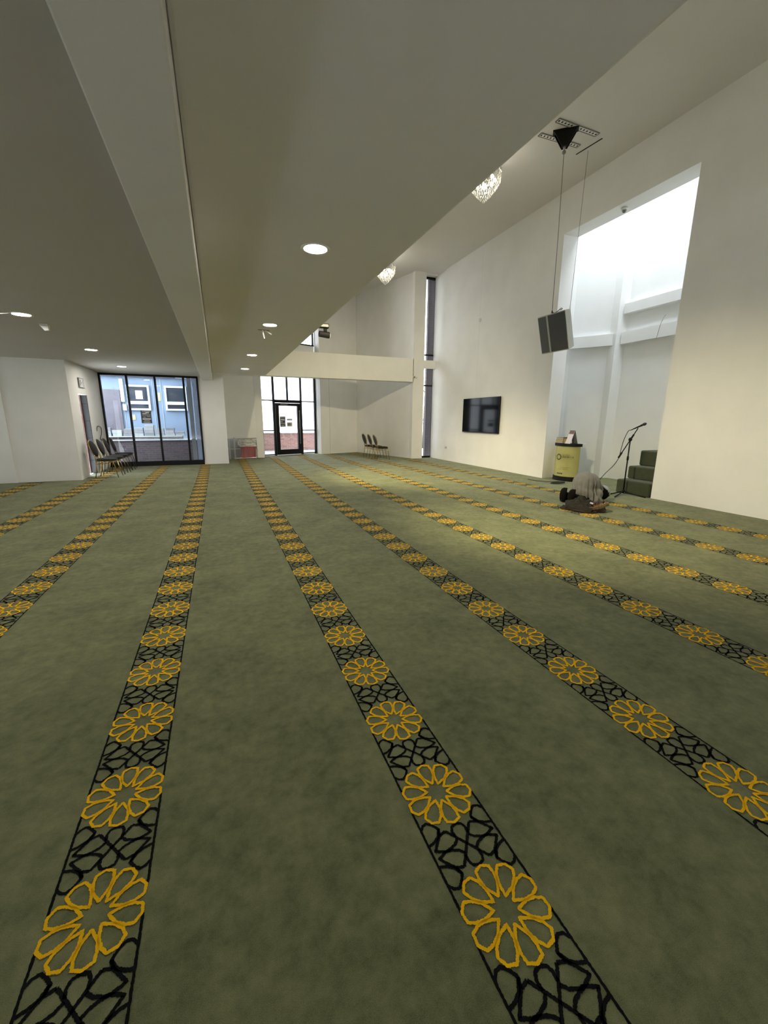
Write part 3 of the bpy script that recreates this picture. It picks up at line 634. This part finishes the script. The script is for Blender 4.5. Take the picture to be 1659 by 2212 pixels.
# ================================================================== CHAIRS
def make_chair(seatm, framem, label, group):
    root = empty('banquet_chair'); tag(root, label, 'chair', group)
    # seat cushion
    s = MB(); prof = [(0,.425),(.85,.425),(1,.44),(1.02,.455),(.98,.475),(.8,.485),(0,.488)]
    n = 28; vs = []; m = len(prof)
    for r, zz in prof:
        for k in range(n):
            a = 2*math.pi*k/n; c, s_ = math.cos(a), math.sin(a)
            px = math.copysign(abs(c)**.6, c)*.215*max(r,.01); py = math.copysign(abs(s_)**.6, s_)*.215*max(r,.01)
            vs.append((px+.0, py*(1-.06*(px<0)), zz))
    s.add(vs, [(i*n+k, i*n+(k+1)%n, (i+1)*n+(k+1)%n, (i+1)*n+k) for i in range(m-1) for k in range(n)])
    s.build('seat', seatm, root, smooth=True)
    # backrest: oval, leaning back
    def bk(u, v, d):      # u across, v 0..1 up, d depth forward
        zz = .52+v*.41; x = -.215-.12*v
        return (x+d*.96, u, zz+d*.25)
    def halfw(v): return .195*math.sqrt(max(0, 1-abs((v-.56)/.56)**2.4)) if v < .56 else .195*math.sqrt(max(0, 1-abs((v-.56)/.44)**2.4))
    n = 26; out = []
    for k in range(n):
        a = 2*math.pi*k/n; v = .5-.5*math.cos(a); sg = 1 if a < math.pi else -1; out.append((sg*halfw(v), v))
    b = MB(); vs = []
    for sc, d in ((0.01,-.018),(.8,-.018),(.97,-.005),(.97,.012),(.8,.035),(.01,.04)):
        for u, v in out: vs.append(bk(u*sc, .5+(v-.5)*sc, d))
    b.add(vs, [(i*n+k, i*n+(k+1)%n, (i+1)*n+(k+1)%n, (i+1)*n+k) for i in range(5) for k in range(n)])
    b.build('backrest', seatm, root, smooth=True)
    f = MB(); f.tube([bk(u*1.03, .5+(v-.5)*1.03, 0) for u, v in out]+[bk(out[0][0]*1.03, .5+(out[0][1]-.5)*1.03, 0)], .011, 6)
    for sgn in (-1,1): f.tube([(-.20,sgn*.17,.43), (-.214,sgn*.16,.52), bk(sgn*.155,.14,0)], .012, 6)
    f.build('back_frame', framem, root, smooth=True)
    for sgn in (-1,1):
        MB().tube([(-.195,sgn*.18,.43),(-.205,sgn*.185,.25),(-.25,sgn*.19,0)], [.012,.012,.010], 6).build('leg', framem, root, smooth=True)
        MB().tube([(.17,sgn*.18,.43),(.19,sgn*.185,.34),(.255,sgn*.195,0)], [.012,.012,.010], 6).build('leg', framem, root, smooth=True)
    st = MB()
    for sgn in (-1,1): st.tube([(-.2,sgn*.18,.42),(.18,sgn*.18,.42)], .010, 6); st.tube([(-.2,sgn*.183,.345),(.0,sgn*.183,.36),(.18,sgn*.183,.40)], .008, 6)
    st.tube([(.18,-.18,.42),(.18,.18,.42)], .010, 6); st.tube([(-.2,-.18,.42),(-.2,.18,.42)], .010, 6); st.tube([(-.2,-.183,.345),(-.2,.183,.345)], .008, 6)
    st.build('seat_frame', framem, root, smooth=True)
    return root
CL = ['gold framed black chair nearest the dark doorway, under the exit sign', 'black padded chair second from the doorway in the row by the glazing', 'black padded chair third from the doorway in the row by the glazing', 'black padded chair closest to the big glazed wall at the row end']
c0 = make_chair(BLACKF, GOLDM, CL[0], 'chairs beside the left glazing')
c1 = make_chair(BLACKF, mat('shaded_gold_metal', (.17,.125,.075), .4, metal=1), CL[1], 'chairs beside the left glazing')  # same gold frame, its colour darkened for the dimmer light on this row
for k, (x,y,a) in enumerate(((-2.72,12.50,-4),(-2.70,13.12,0),(-2.68,13.70,2),(-2.66,14.33,3))):
    o = (c0, c1)[k] if k < 2 else copy_tree(c1); o['label'] = CL[k]; o.location = (x,y,0); o.rotation_euler = (0,0,R(a))
CM = ['gold legged black chair closest to the far column in the alcove', 'gold legged black chair in the middle of the alcove row', 'gold legged black chair deepest in the alcove by the corner']
for k, (x,y,a) in enumerate(((5.78,14.82,-6),(5.76,15.38,-3),(5.74,15.98,0))):
    o = copy_tree(c0); o['label'] = CM[k]; o['group'] = 'chairs in the white alcove'; o.location = (x,y,0); o.rotation_euler = (0,0,R(a))

# ================================================================== EXIT SIGN, WALL WIRE
ex_ = empty('exit_sign', (-3.2,13.05,2.36)); tag(ex_, 'small white exit sign with dark border above the doorway', 'sign')
part(MB().box(-3.20,-3.165,12.86,13.30,2.24,2.48), 'box', GREYP, ex_, bevel=.006); part(MB().box(-3.166,-3.162,12.88,13.28,2.26,2.46), 'face', mat('sign_face',(.75,.75,.72),.4), ex_)
pic = MB(); X_ = -3.161
pic.box(X_-.001,X_,12.92,12.99,2.29,2.43); pic.box(X_-.001,X_,13.02,13.08,2.35,2.37); pic.box(X_-.001,X_,13.09,13.11,2.30,2.41); pic.box(X_-.001,X_,13.16,13.24,2.28,2.30); pic.box(X_-.001,X_,13.16,13.18,2.30,2.44); pic.box(X_-.001,X_,13.22,13.24,2.30,2.44); pic.box(X_-.001,X_,13.16,13.24,2.42,2.44)
part(pic, 'pictogram', GREYP, ex_)
o = MB().tube(beziersample([(-3.20,14.00,1.12),(-3.185,14.02,1.24),(-3.18,14.20,1.26),(-3.18,14.42,1.20),(-3.18,14.38,1.05),(-3.185,14.25,.95),(-3.19,14.22,.90),(-3.17,14.32,.84),(-3.15,14.42,.78)]), .008, 6).build('wall_wire', BLACKP, smooth=True); tag(o, 'loop of black wire sticking out of the wall above the chairs', 'wire')

# ================================================================== RECESS CONTENTS
for k, x in enumerate((.34,.52)):
    o = MB().box(x-.025,x+.025,16.50+.02*k,16.55+.02*k,0,.80).build('metal_stud', STEEL); tag(o, ['galvanised metal stud beside the pillar in the open wall recess','galvanised metal stud next to the plastic sheet in the wall recess'][k], 'stud', 'studs in the wall recess')
o = MB().box(.27,.72,16.60,16.63,.36,.40).build('metal_rail', STEEL); tag(o, 'horizontal galvanised rail across the studs in the wall recess', 'rail')
def crumple(name, c, size, m, amp, seed, label, cat):
    bm = bmesh.new(); bmesh.ops.create_grid(bm, x_segments=26, y_segments=16, size=1)
    for v in bm.verts:
        u, vv = v.co.x, v.co.y; d = noise.turbulence(Vector((u*2.2+seed, vv*2.2, seed)), 4, False)*amp
        v.co = Vector((u*size[0], -d, vv*size[1] + (.12*size[1])*noise.noise(Vector((u*3,seed,0)))))
    me = bpy.data.meshes.new(name); bm.to_mesh(me); bm.free(); me.materials.append(m)
    o = bpy.data.objects.new(name, me); COL.objects.link(o); o.location = c; so = o.modifiers.new('thick','SOLIDIFY'); so.thickness = .006
    if label: tag(o, label, cat)
    return o
PLAS = mat('plastic_sheet', (.70,.70,.68), .25)
o = crumple('plastic_sheet', (.98,16.74,.60), (.36,.15), PLAS, .12, 3, 'crumpled pale plastic sheet stuffed in the top of the wall recess', 'sheet'); o.rotation_euler = (0,0,.36)
rb = empty('folding_rack', (1.02,16.62,0)); tag(rb, 'red slatted rack folded under the plastic sheet in the wall recess', 'rack')
REDM = mat('red_slats', (.50,.09,.10), .5); 
for k in range(9):
    x = .76+.06*k; part(MB().obox((x+.01,16.60+.02*k,.24), (.92,.38,0), (-.38,.92,0), (.08,0,1), .015, .008, .20), 'slat', REDM, rb)
part(MB().obox((1.02,16.70,.42), (.94,.342,0), (-.342,.94,0), (0,0,1), .27, .012, .02), 'top_bar', REDM, rb); part(MB().obox((1.02,16.70,.05), (.94,.342,0), (-.342,.94,0), (0,0,1), .27, .012, .02), 'bottom_bar', REDM, rb)
o = crumple('plastic_bag', (1.315,16.72,.20), (.035,.17), PLAS, .08, 9, 'small white plastic bag hanging at the right end of the red rack', 'bag')
o = MB().box(1.50,1.56,16.83,16.85,.98,1.04).build('wall_switch', WHITEP); tag(o, 'small white switch on the slim column by the entry door', 'switch')

# ================================================================== OUTSIDE
struct(MB().box(-16,22,15.06,60,-.14,-.07).build('ground', mat('outdoor_paving',(.12,.12,.12),.9,var=.2,vscale=3)))
bl = empty('grey_building', (-2.4,19.2,0)); tag(bl, 'blue grey clad building with white framed windows outside the left glazing', 'building')
CLAD = mat('grey_cladding', (.105,.155,.225), .7, var=.08, vscale=2)
part(MB().box(-9,.35,19.2,21,-.1,3.05), 'wall', CLAD, bl)
part(MB().box(-9,.4,19.0,21.1,3.05,3.18), 'fascia', mat('fascia_brown',(.07,.055,.06),.7), bl); part(MB().box(-9,.5,18.8,21.2,3.18,5.2), 'roof', mat('roof_tile',(.20,.15,.14),.8), bl)
part(MB().box(-4.35,-3.45,19.12,19.2,.9,2.55), 'dark_panel', mat('brown_door',(.055,.052,.07),.5,var=.2,vscale=4), bl)
WFR = mat('white_window_frame', (.36,.42,.44), .4)
def bwin(x0, x1, z0, z1, zr):
    f = MB(); t = .07
    f.box(x0-t,x1+t,19.10,19.2,z1,z1+t); f.box(x0-t,x1+t,19.10,19.2,z0-t,z0); f.box(x0-t,x0,19.10,19.2,z0,z1); f.box(x1,x1+t,19.10,19.2,z0,z1); f.box(x0,x1,19.11,19.2,zr-.06,zr+.06)
    fo = part(f, 'window', WFR, bl)
    for a, b in ((z0,zr-.06),(zr+.06,z1)): MB().box(x0,x1,19.16,19.18,a,b).build('pane', DARKGLASS, fo, origin=bl.location)
bwin(-3.14,-2.50,1.86,2.68,2.02+.06); bwin(-1.83,-1.17,1.86,2.68,2.02+.06)
for x in (-2.32,-2.02,-3.36): part(MB().box(x-.012,x+.012,19.185,19.2,.8,3.0), 'panel_joint', mat('joint_dark',(.2,.25,.3),.7), bl)
part(MB().box(-3.42,-3.30,19.08,19.2,2.1,2.95), 'conduit', WFR, bl); part(MB().box(-3.38,-3.26,19.05,19.2,1.78,2.0), 'meter_box', WFR, bl)
SIGNY = mat('sign_yellow', (.30,.33,.12), .5); SIGNW = mat('sign_white', (.42,.43,.46), .5)
def flat(name, x0, x1, z0, z1, y, m, label, cat, rows=(), mr=None):
    o = MB().box(x0,x1,y-.006,y,z0,z1).build(name, m); tag(o, label, cat)
    for a, b, c, d in rows: MB().box(x0+(x1-x0)*a,x0+(x1-x0)*b,y-.008,y-.006,z0+(z1-z0)*c,z0+(z1-z0)*d).build('print', mr, o)
    return o
flat('wall_sign', -3.22,-3.02,1.42,1.62,19.19,SIGNY,'small yellow green sign on the building between brown panel and window','sign',[(.05,.95,.75,.95),(.3,.7,.3,.6)],PRINTM)
flat('wall_sign', -2.19,-2.06,2.16,2.48,19.19,SIGNY,'narrow yellow warning sign between the two building windows','sign',[(.15,.85,.55,.85),(.2,.8,.2,.4)],PRINTM)
flat('window_notice', -2.92,-2.68,2.22,2.54,19.155,SIGNW,'white printed notice inside the window behind the black poster','notice',[(.15,.4,.85,.93),(.55,.85,.83,.93),(.15,.75,.66,.74),(.12,.8,.45,.58),(.15,.75,.3,.36),(.2,.8,.1,.16)],mat('notice_ink',(.25,.2,.4),.6))
gpst = MB().box(-2.205,-1.92,14.985,14.992,1.335,1.73).build('glass_poster', PRINTD); tag(gpst, 'black poster with white lettering stuck on the left glazing', 'poster')
for a, b, c, d in ((.12,.9,.90,.95),(.15,.55,.72,.80),(.45,.8,.76,.86),(.15,.9,.62,.66),(.2,.45,.46,.50),(.55,.9,.50,.53),(.12,.92,.28,.38),(.25,.8,.18,.22),(.18,.85,.06,.11)):
    MB().box(-2.205+.285*a,-2.205+.285*b,14.982,14.985,1.335+.395*c,1.335+.395*d).build('print', PRINTL, gpst)
# brick planter wall with stacked pavers
bw = empty('brick_wall', (-2.2,17.2,0)); tag(bw, 'low brick wall with pale coping outside the left glazing', 'wall')
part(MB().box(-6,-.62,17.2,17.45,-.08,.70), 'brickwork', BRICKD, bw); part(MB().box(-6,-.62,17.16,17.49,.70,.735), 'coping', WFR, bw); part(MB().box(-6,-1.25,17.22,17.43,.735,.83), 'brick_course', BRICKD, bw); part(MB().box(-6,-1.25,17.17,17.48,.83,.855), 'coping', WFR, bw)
PAV = [mat('paver_%d'%k, c, .85, var=.12, vscale=8) for k, c in enumerate(((.17,.19,.20),(.21,.23,.24),(.13,.14,.15)))]
rnd = random.Random(4); xs = [-4.0+.335*k for k in range(9)]; hs = [2,3,2,3,3,4,3,3,2]
for x, nrow in zip(xs, hs):
    zz = .855
    for r_ in range(nrow):
        h_ = rnd.uniform(.075,.11); wd_ = rnd.uniform(.27,.30)
        o = MB().box(-wd_/2,wd_/2,-.10,.10,0,h_).build('paving_block', rnd.choice(PAV), bevel=.006); o.location = (x+rnd.uniform(-.015,.015),17.32,zz); tag(o, 'grey paving block stacked along the outdoor brick wall', 'paver', 'paving blocks on the brick wall'); zz += h_+.001
gpost = empty('outdoor_post', (-.80,15.62,0)); tag(gpost, 'dark grey steel post standing outside beside the pillar', 'post')
part(MB().box(-.86,-.74,15.55,15.7,-.08,3.2), 'shaft', mat('dark_grey_steel',(.10,.11,.12),.5), gpost); part(MB().box(-.90,-.715,15.5,15.75,-.08,-.04), 'foot', GREYP, gpost)
struct(MB().box(-.70,-.56,15.52,19.1,-.08,4.5).build('wall_outside', mat('pebble_render',(.13,.16,.22),.9,bump=.5,bscale=60,var=.2,vscale=40)))
# entry side: brick wall and bright white building beyond
bw2 = empty('brick_wall', (4,21.6,0)); tag(bw2, 'low red brick wall with pale coping seen through the entry door', 'wall')
part(MB().box(.5,9.5,21.6,21.85,-.08,.78), 'brickwork', BRICK, bw2); part(MB().box(.5,9.5,21.55,21.9,.78,.83), 'coping', WFR, bw2)
wb2 = empty('white_building', (6,30,0)); tag(wb2, 'bright white building beyond the entry door', 'building')
part(MB().box(-1,22,30,36,-.1,4.6), 'wall', mat('bright_render',(.88,.87,.85),.8), wb2); part(MB().box(-1.2,22.2,29.8,36.2,4.6,4.72), 'parapet', GREYP, wb2)
# brick pier outside the slit window
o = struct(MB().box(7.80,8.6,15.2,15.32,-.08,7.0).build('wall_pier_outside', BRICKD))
# bare tree beyond the slit
tr = empty('bare_tree', (10.7,21.0,-.08)); tag(tr, 'bare branched tree outside behind the slit window', 'tree')
BARK = mat('bark', (.10,.085,.08), .9)
part(MB().tube([(10.7,21,-.1),(10.75,21,2.5),(10.8,21,4.8)], [.09,.07,.04], 8), 'trunk', BARK, tr, smooth=True)
rnd = random.Random(11)
for k in range(34):
    z0 = rnd.uniform(.8,5.5); a = rnd.uniform(0,6.28); L = rnd.uniform(.7,1.9); p = Vector((10.75,21,z0)); d = Vector((math.cos(a),math.sin(a)*.6,rnd.uniform(.3,.9))).normalized()
    part(MB().tube([p, p+d*L*.5+Vector((rnd.uniform(-.1,.1),0,rnd.uniform(-.1,.1))), p+d*L+Vector((rnd.uniform(-.2,.2),0,rnd.uniform(-.1,.2)))], [.022,.014,.005], 5), 'branch', BARK, tr, smooth=True)

# ================================================================== PERSON PRAYING
PX, PY = 5.90, 5.74
pr_ = empty('person', (PX,PY,0)); tag(pr_, 'person in a grey robe bowing down in prayer on the carpet', 'person')
def to_mesh(ob, name, m, parent, smooth=True):
    dg = bpy.context.evaluated_depsgraph_get(); me = bpy.data.meshes.new_from_object(ob.evaluated_get(dg)); me.name = name
    old = ob.data; bpy.data.objects.remove(ob)
    me.materials.clear(); me.materials.append(m)
    if smooth: me.polygons.foreach_set('use_smooth', [True]*len(me.polygons))
    o = bpy.data.objects.new(name, me); COL.objects.link(o); o.parent = parent; return o
def skin(chains, name, m, parent, sub=2):
    verts, edges, rad = [], [], []; idx = {}
    for ch_ in chains:
        prev = None
        for (p, r_) in ch_:
            key = tuple(round(c,4) for c in p)
            if key not in idx: idx[key] = len(verts); verts.append(p); rad.append(r_)
            if prev is not None and prev != idx[key]: edges.append((prev, idx[key]))
            prev = idx[key]
    me = bpy.data.meshes.new(name); me.from_pydata(verts, edges, []); o = bpy.data.objects.new(name, me); COL.objects.link(o)
    sm = o.modifiers.new('skin','SKIN'); sm.use_smooth_shade = True
    for i, sv in enumerate(me.skin_vertices[0].data): sv.radius = (rad[i] if isinstance(rad[i], tuple) else (rad[i], rad[i])); sv.use_root = (i == 0)
    sb = o.modifiers.new('sub','SUBSURF'); sb.levels = sub; sb.render_levels = sub
    return to_mesh(o, name, m, parent)
SKINM = mat('skin', (.20,.115,.075), .55)
pel = ((.43,0,.38),.11); spine = ((.55,0,.38),.09); chest = ((.68,0,.235),.075); neck = ((.83,0,.17),.055); head = ((.93,0,.125),.085); crown = ((1.0,0,.10),.075)
chains = [[pel, spine, chest, neck, head, crown]]
for s_ in (1,-1):
    chains.append([pel, ((.48,.11*s_,.34),.095), ((.50,.12*s_,.075),.062), ((.28,.11*s_,.065),.052), ((.08,.10*s_,.10),.04), ((.03,.10*s_,.17),.036), ((.03,.10*s_,.05),.036), ((.045,.10*s_,.022),.022)])
    sh = ((.68,.11*s_,.20),.04); el = ((.80,.28*s_,.09),.046) if s_ > 0 else ((.53,-.19,.08),.046); wr_ = ((.97,.24*s_,.05),.032) if s_ > 0 else ((.66,-.20,.045),.032); pm = ((1.03,.235*s_,.03),.034) if s_ > 0 else ((.72,-.20,.03),.034)
    chains.append([chest, sh, el, wr_, pm])
    for j, (dy, L) in enumerate(((-.03,.07),(-.01,.085),(.012,.082),(.032,.065))):
        hx_ = pm[0][0]; chains.append([pm, ((hx_+.02,pm[0][1]+dy,.022),.0095), ((hx_+.03+L*.55,pm[0][1]+dy*1.25,.020),.009), ((hx_+.025+L,pm[0][1]+dy*1.35,.012),.007)])
    chains.append([pm, ((pm[0][0]-.01,pm[0][1]-.045*s_,.02),.010), ((pm[0][0]+.015,pm[0][1]-.062*s_,.014),.008)])
body = skin(chains, 'body', SKINM, pr_)
# face details under the bowed head, hair
HAIR = mat('black_hair', (.004,.004,.004), .8, spec=.1, bump=.5, bscale=150)
hb_ = MB().sphere((.89,-.03,.155), (.138,.118,.138), 24, 16); hb_.v = [(x, y, max(z, .02+.5*max(0, .93-x))) for x,y,z in hb_.v]; hb_.build('hair', HAIR, pr_, smooth=True)
cp_ = MB().sphere((.895,-.03,.155), (.148,.128,.148), 28, 18)
ax_ = Vector((.72,-.16,.55)).normalized(); keep = [i for i, v in enumerate(cp_.v) if (Vector(v)-Vector((.895,-.03,.155))).normalized().dot(ax_) > .22]
ks = set(keep); cp_.f = [f for f in cp_.f if all(i in ks for i in f)]; cp_.v = [(x, y, max(z, .012)) for x,y,z in cp_.v]
mp_ = {}; nv_ = []; nf_ = []
for f in cp_.f:
    for i in f:
        if i not in mp_: mp_[i] = len(nv_); nv_.append(cp_.v[i])
    nf_.append(tuple(mp_[i] for i in f))
cp_.v, cp_.f = nv_, nf_; capo = cp_.build('cap', mat('pale_grey_cap', (.36,.37,.38), .85, bump=.4, bscale=180), pr_, smooth=True); capo.modifiers.new('thick','SOLIDIFY').thickness = .006
for s_ in (1,-1): MB().sphere((.915,.096*s_,.125), (.03,.012,.022), 10, 8).build('ear', SKINM, pr_, smooth=True)
MB().sphere((.965,0,.035), (.02,.018,.03), 10, 8).build('nose', SKINM, pr_, smooth=True)
# robe
bm = bmesh.new()
def ell(c, r_, rot=None):
    m4 = Matrix.Translation(c)
    if rot: m4 = m4 @ Matrix.Rotation(rot,4,'Y')
    m4 = m4 @ Matrix.Diagonal((r_[0],r_[1],r_[2],1)); bmesh.ops.create_uvsphere(bm, u_segments=24, v_segments=14, radius=1, matrix=m4)
ell((.43,0,.35),(.19,.205,.235)); ell((.46,0,.17),(.22,.22,.20)); ell((.55,0,.36),(.21,.20,.19),.6); ell((.68,0,.25),(.16,.165,.13),.7); ell((.34,0,.20),(.13,.18,.18)); ell((.50,0,.07),(.22,.23,.09))
for s_ in (1,-1):
    if s_ > 0: ell((.76,.21,.18),(.11,.10,.11)); ell((.84,.27,.11),(.11,.075,.075)); ell((.92,.25,.08),(.10,.065,.07))
    else: ell((.62,-.15,.17),(.09,.09,.11)); ell((.54,-.19,.09),(.10,.07,.08)); ell((.61,-.20,.06),(.08,.055,.055))
me = bpy.data.meshes.new('robe'); bm.to_mesh(me); bm.free(); o = bpy.data.objects.new('robe', me); COL.objects.link(o)
rm = o.modifiers.new('re','REMESH'); rm.mode = 'VOXEL'; rm.voxel_size = .014
sm_ = o.modifiers.new('sm','SMOOTH'); sm_.factor = .6; sm_.iterations = 12
ROBE = mat('grey_robe', (.20,.195,.18), .85, var=.08, vscale=6, bump=.15, bscale=200)
robe = to_mesh(o, 'robe', ROBE, pr_)
for v in robe.data.vertices:
    p = v.co; a = math.atan2(p.y, p.x-.45); fall = max(0, min(1, (.56-p.z)/.35)); w_ = .016*fall*(math.sin(a*13+3*noise.noise(p*4))+.6*math.sin(a*23+p.z*4)) + .008*noise.noise(p*14)
    n_ = Vector((p.x-.5, p.y, .05)).normalized(); v.co = p + n_*w_
    if v.co.z < .006: v.co.z = .006
# cuffs, trousers, shoes
CUFF = mat('pale_grey_cuff', (.42,.43,.44), .8)
for s_ in (1,-1):
    (MB().tube([(.90,.255,.085),(.98,.245,.065)], [.075,.06], 14) if s_ > 0 else MB().tube([(.62,-.20,.058),(.67,-.20,.05)], [.054,.045], 14)).build('cuff', CUFF, pr_, smooth=True)
TROU = mat('black_trousers', (.006,.006,.006), .9, spec=.1); SOLE = mat('dark_sock', (.007,.006,.006), .9, spec=.1)
for s_ in (1,-1):
    MB().tube(beziersample([(.52,.12*s_,.085),(.34,.115*s_,.08),(.16,.105*s_,.10),(.09,.10*s_,.13)]), .075, 14).build('trouser_leg', TROU, pr_, smooth=True)
    sk_ = MB(); prof = [(.05,.02,.004),(.03,.05,.02),(.02,.06,.07),(.02,.064,.14),(.028,.066,.20),(.045,.055,.255),(.07,.035,.275)]
    n = 14; vs = []
    for (x,r_,z_) in prof:
        for k in range(n): a = 2*math.pi*k/n; vs.append((x+.02+r_*.75*math.cos(a), .10*s_+r_*1.05*math.sin(a), z_))
    sk_.add(vs, [(i*n+k, i*n+(k+1)%n, (i+1)*n+(k+1)%n, (i+1)*n+k) for i in range(len(prof)-1) for k in range(n)]+[tuple(range(n-1,-1,-1)), tuple(range((len(prof)-1)*n, len(prof)*n))]); sk_.build('sock', SOLE, pr_, smooth=True)

# coat on the floor with fur hood
ct = empty('parka_coat', (5.80,5.22,0)); tag(ct, 'dark brown parka coat with fur trimmed hood lying crumpled on the carpet', 'coat')
ct.rotation_euler = (0,0,R(-70))
COAT = mat('dark_coat', (.024,.020,.012), .7, spec=.2, var=.45, vscale=9, bump=.3, bscale=40)
def lump(name, L, Wd, Hh, c, seed, m, parent, rz=0):
    bm = bmesh.new(); bmesh.ops.create_icosphere(bm, subdivisions=5, radius=1)
    for v in bm.verts:
        p = v.co.copy(); n1_ = noise.turbulence(p*1.7+Vector((seed,0,0)), 4, False); rid = abs(noise.noise(p*3.1+Vector((0,seed,0))))
        s_ = .88+.16*n1_ ; hz = .85+.5*n1_-.7*rid
        v.co = Vector((p.x*L*s_, p.y*Wd*s_, max(p.z,-.15)*Hh*hz))
    zm = min(v.co.z for v in bm.verts)
    me = bpy.data.meshes.new(name); 
    for v in bm.verts: v.co = Matrix.Rotation(rz,3,'Z') @ v.co + Vector(c) - Vector((0,0,zm))
    bm.to_mesh(me); bm.free(); me.materials.append(m); me.polygons.foreach_set('use_smooth',[True]*len(me.polygons))
    o = bpy.data.objects.new(name, me); COL.objects.link(o); o.parent = parent; return o
lump('coat_body', .33, .28, .165, (-.04,.02,.004), 1.3, COAT, ct)
lump('sleeve', .31, .12, .12, (.0,-.20,.004), 5.1, mat('coat_sleeve',(.024,.019,.014),.7,spec=.2,var=.4,vscale=10,bump=.3,bscale=40), ct, .08)
lump('hood', .15, .17, .15, (.22,.04,.004), 8.2, mat('hood_lining',(.05,.022,.018),.7), ct)
FUR = mat('tan_fur', (.40,.29,.16), .9, var=.75, vscale=70)
fu = MB(); rnd = random.Random(3)
for k in range(900):
    t = rnd.uniform(-1.9,1.9); bx_, by_ = .20+.14*math.cos(t), .03+.17*math.sin(t); bz = .085+.05*math.cos(t*1.3)
    d = Vector((math.cos(t)+rnd.uniform(-.7,.7), math.sin(t)+rnd.uniform(-.7,.7), rnd.uniform(-.2,1.1))).normalized(); L = rnd.uniform(.025,.05); p = Vector((bx_+rnd.uniform(-.014,.014), by_+rnd.uniform(-.014,.014), bz+rnd.uniform(-.03,.025)))
    s1 = d.orthogonal().normalized()*.009; s2 = d.cross(s1).normalized()*.009
    fu.add([p+s1, p-s1*.5+s2*.87, p-s1*.5-s2*.87, p+d*L], [(0,1,3),(1,2,3),(2,0,3),(0,2,1)])
fo = fu.build('fur_trim', FUR, ct); fo['kind'] = 'stuff'
MB().box(-.025,.025,-.018,.018,0,.004).tf(Matrix.Translation((.16,-.08,.145)) @ Matrix.Rotation(.5,4,'X') @ Matrix.Rotation(.3,4,'Y')).build('care_label', SIGNW, ct)
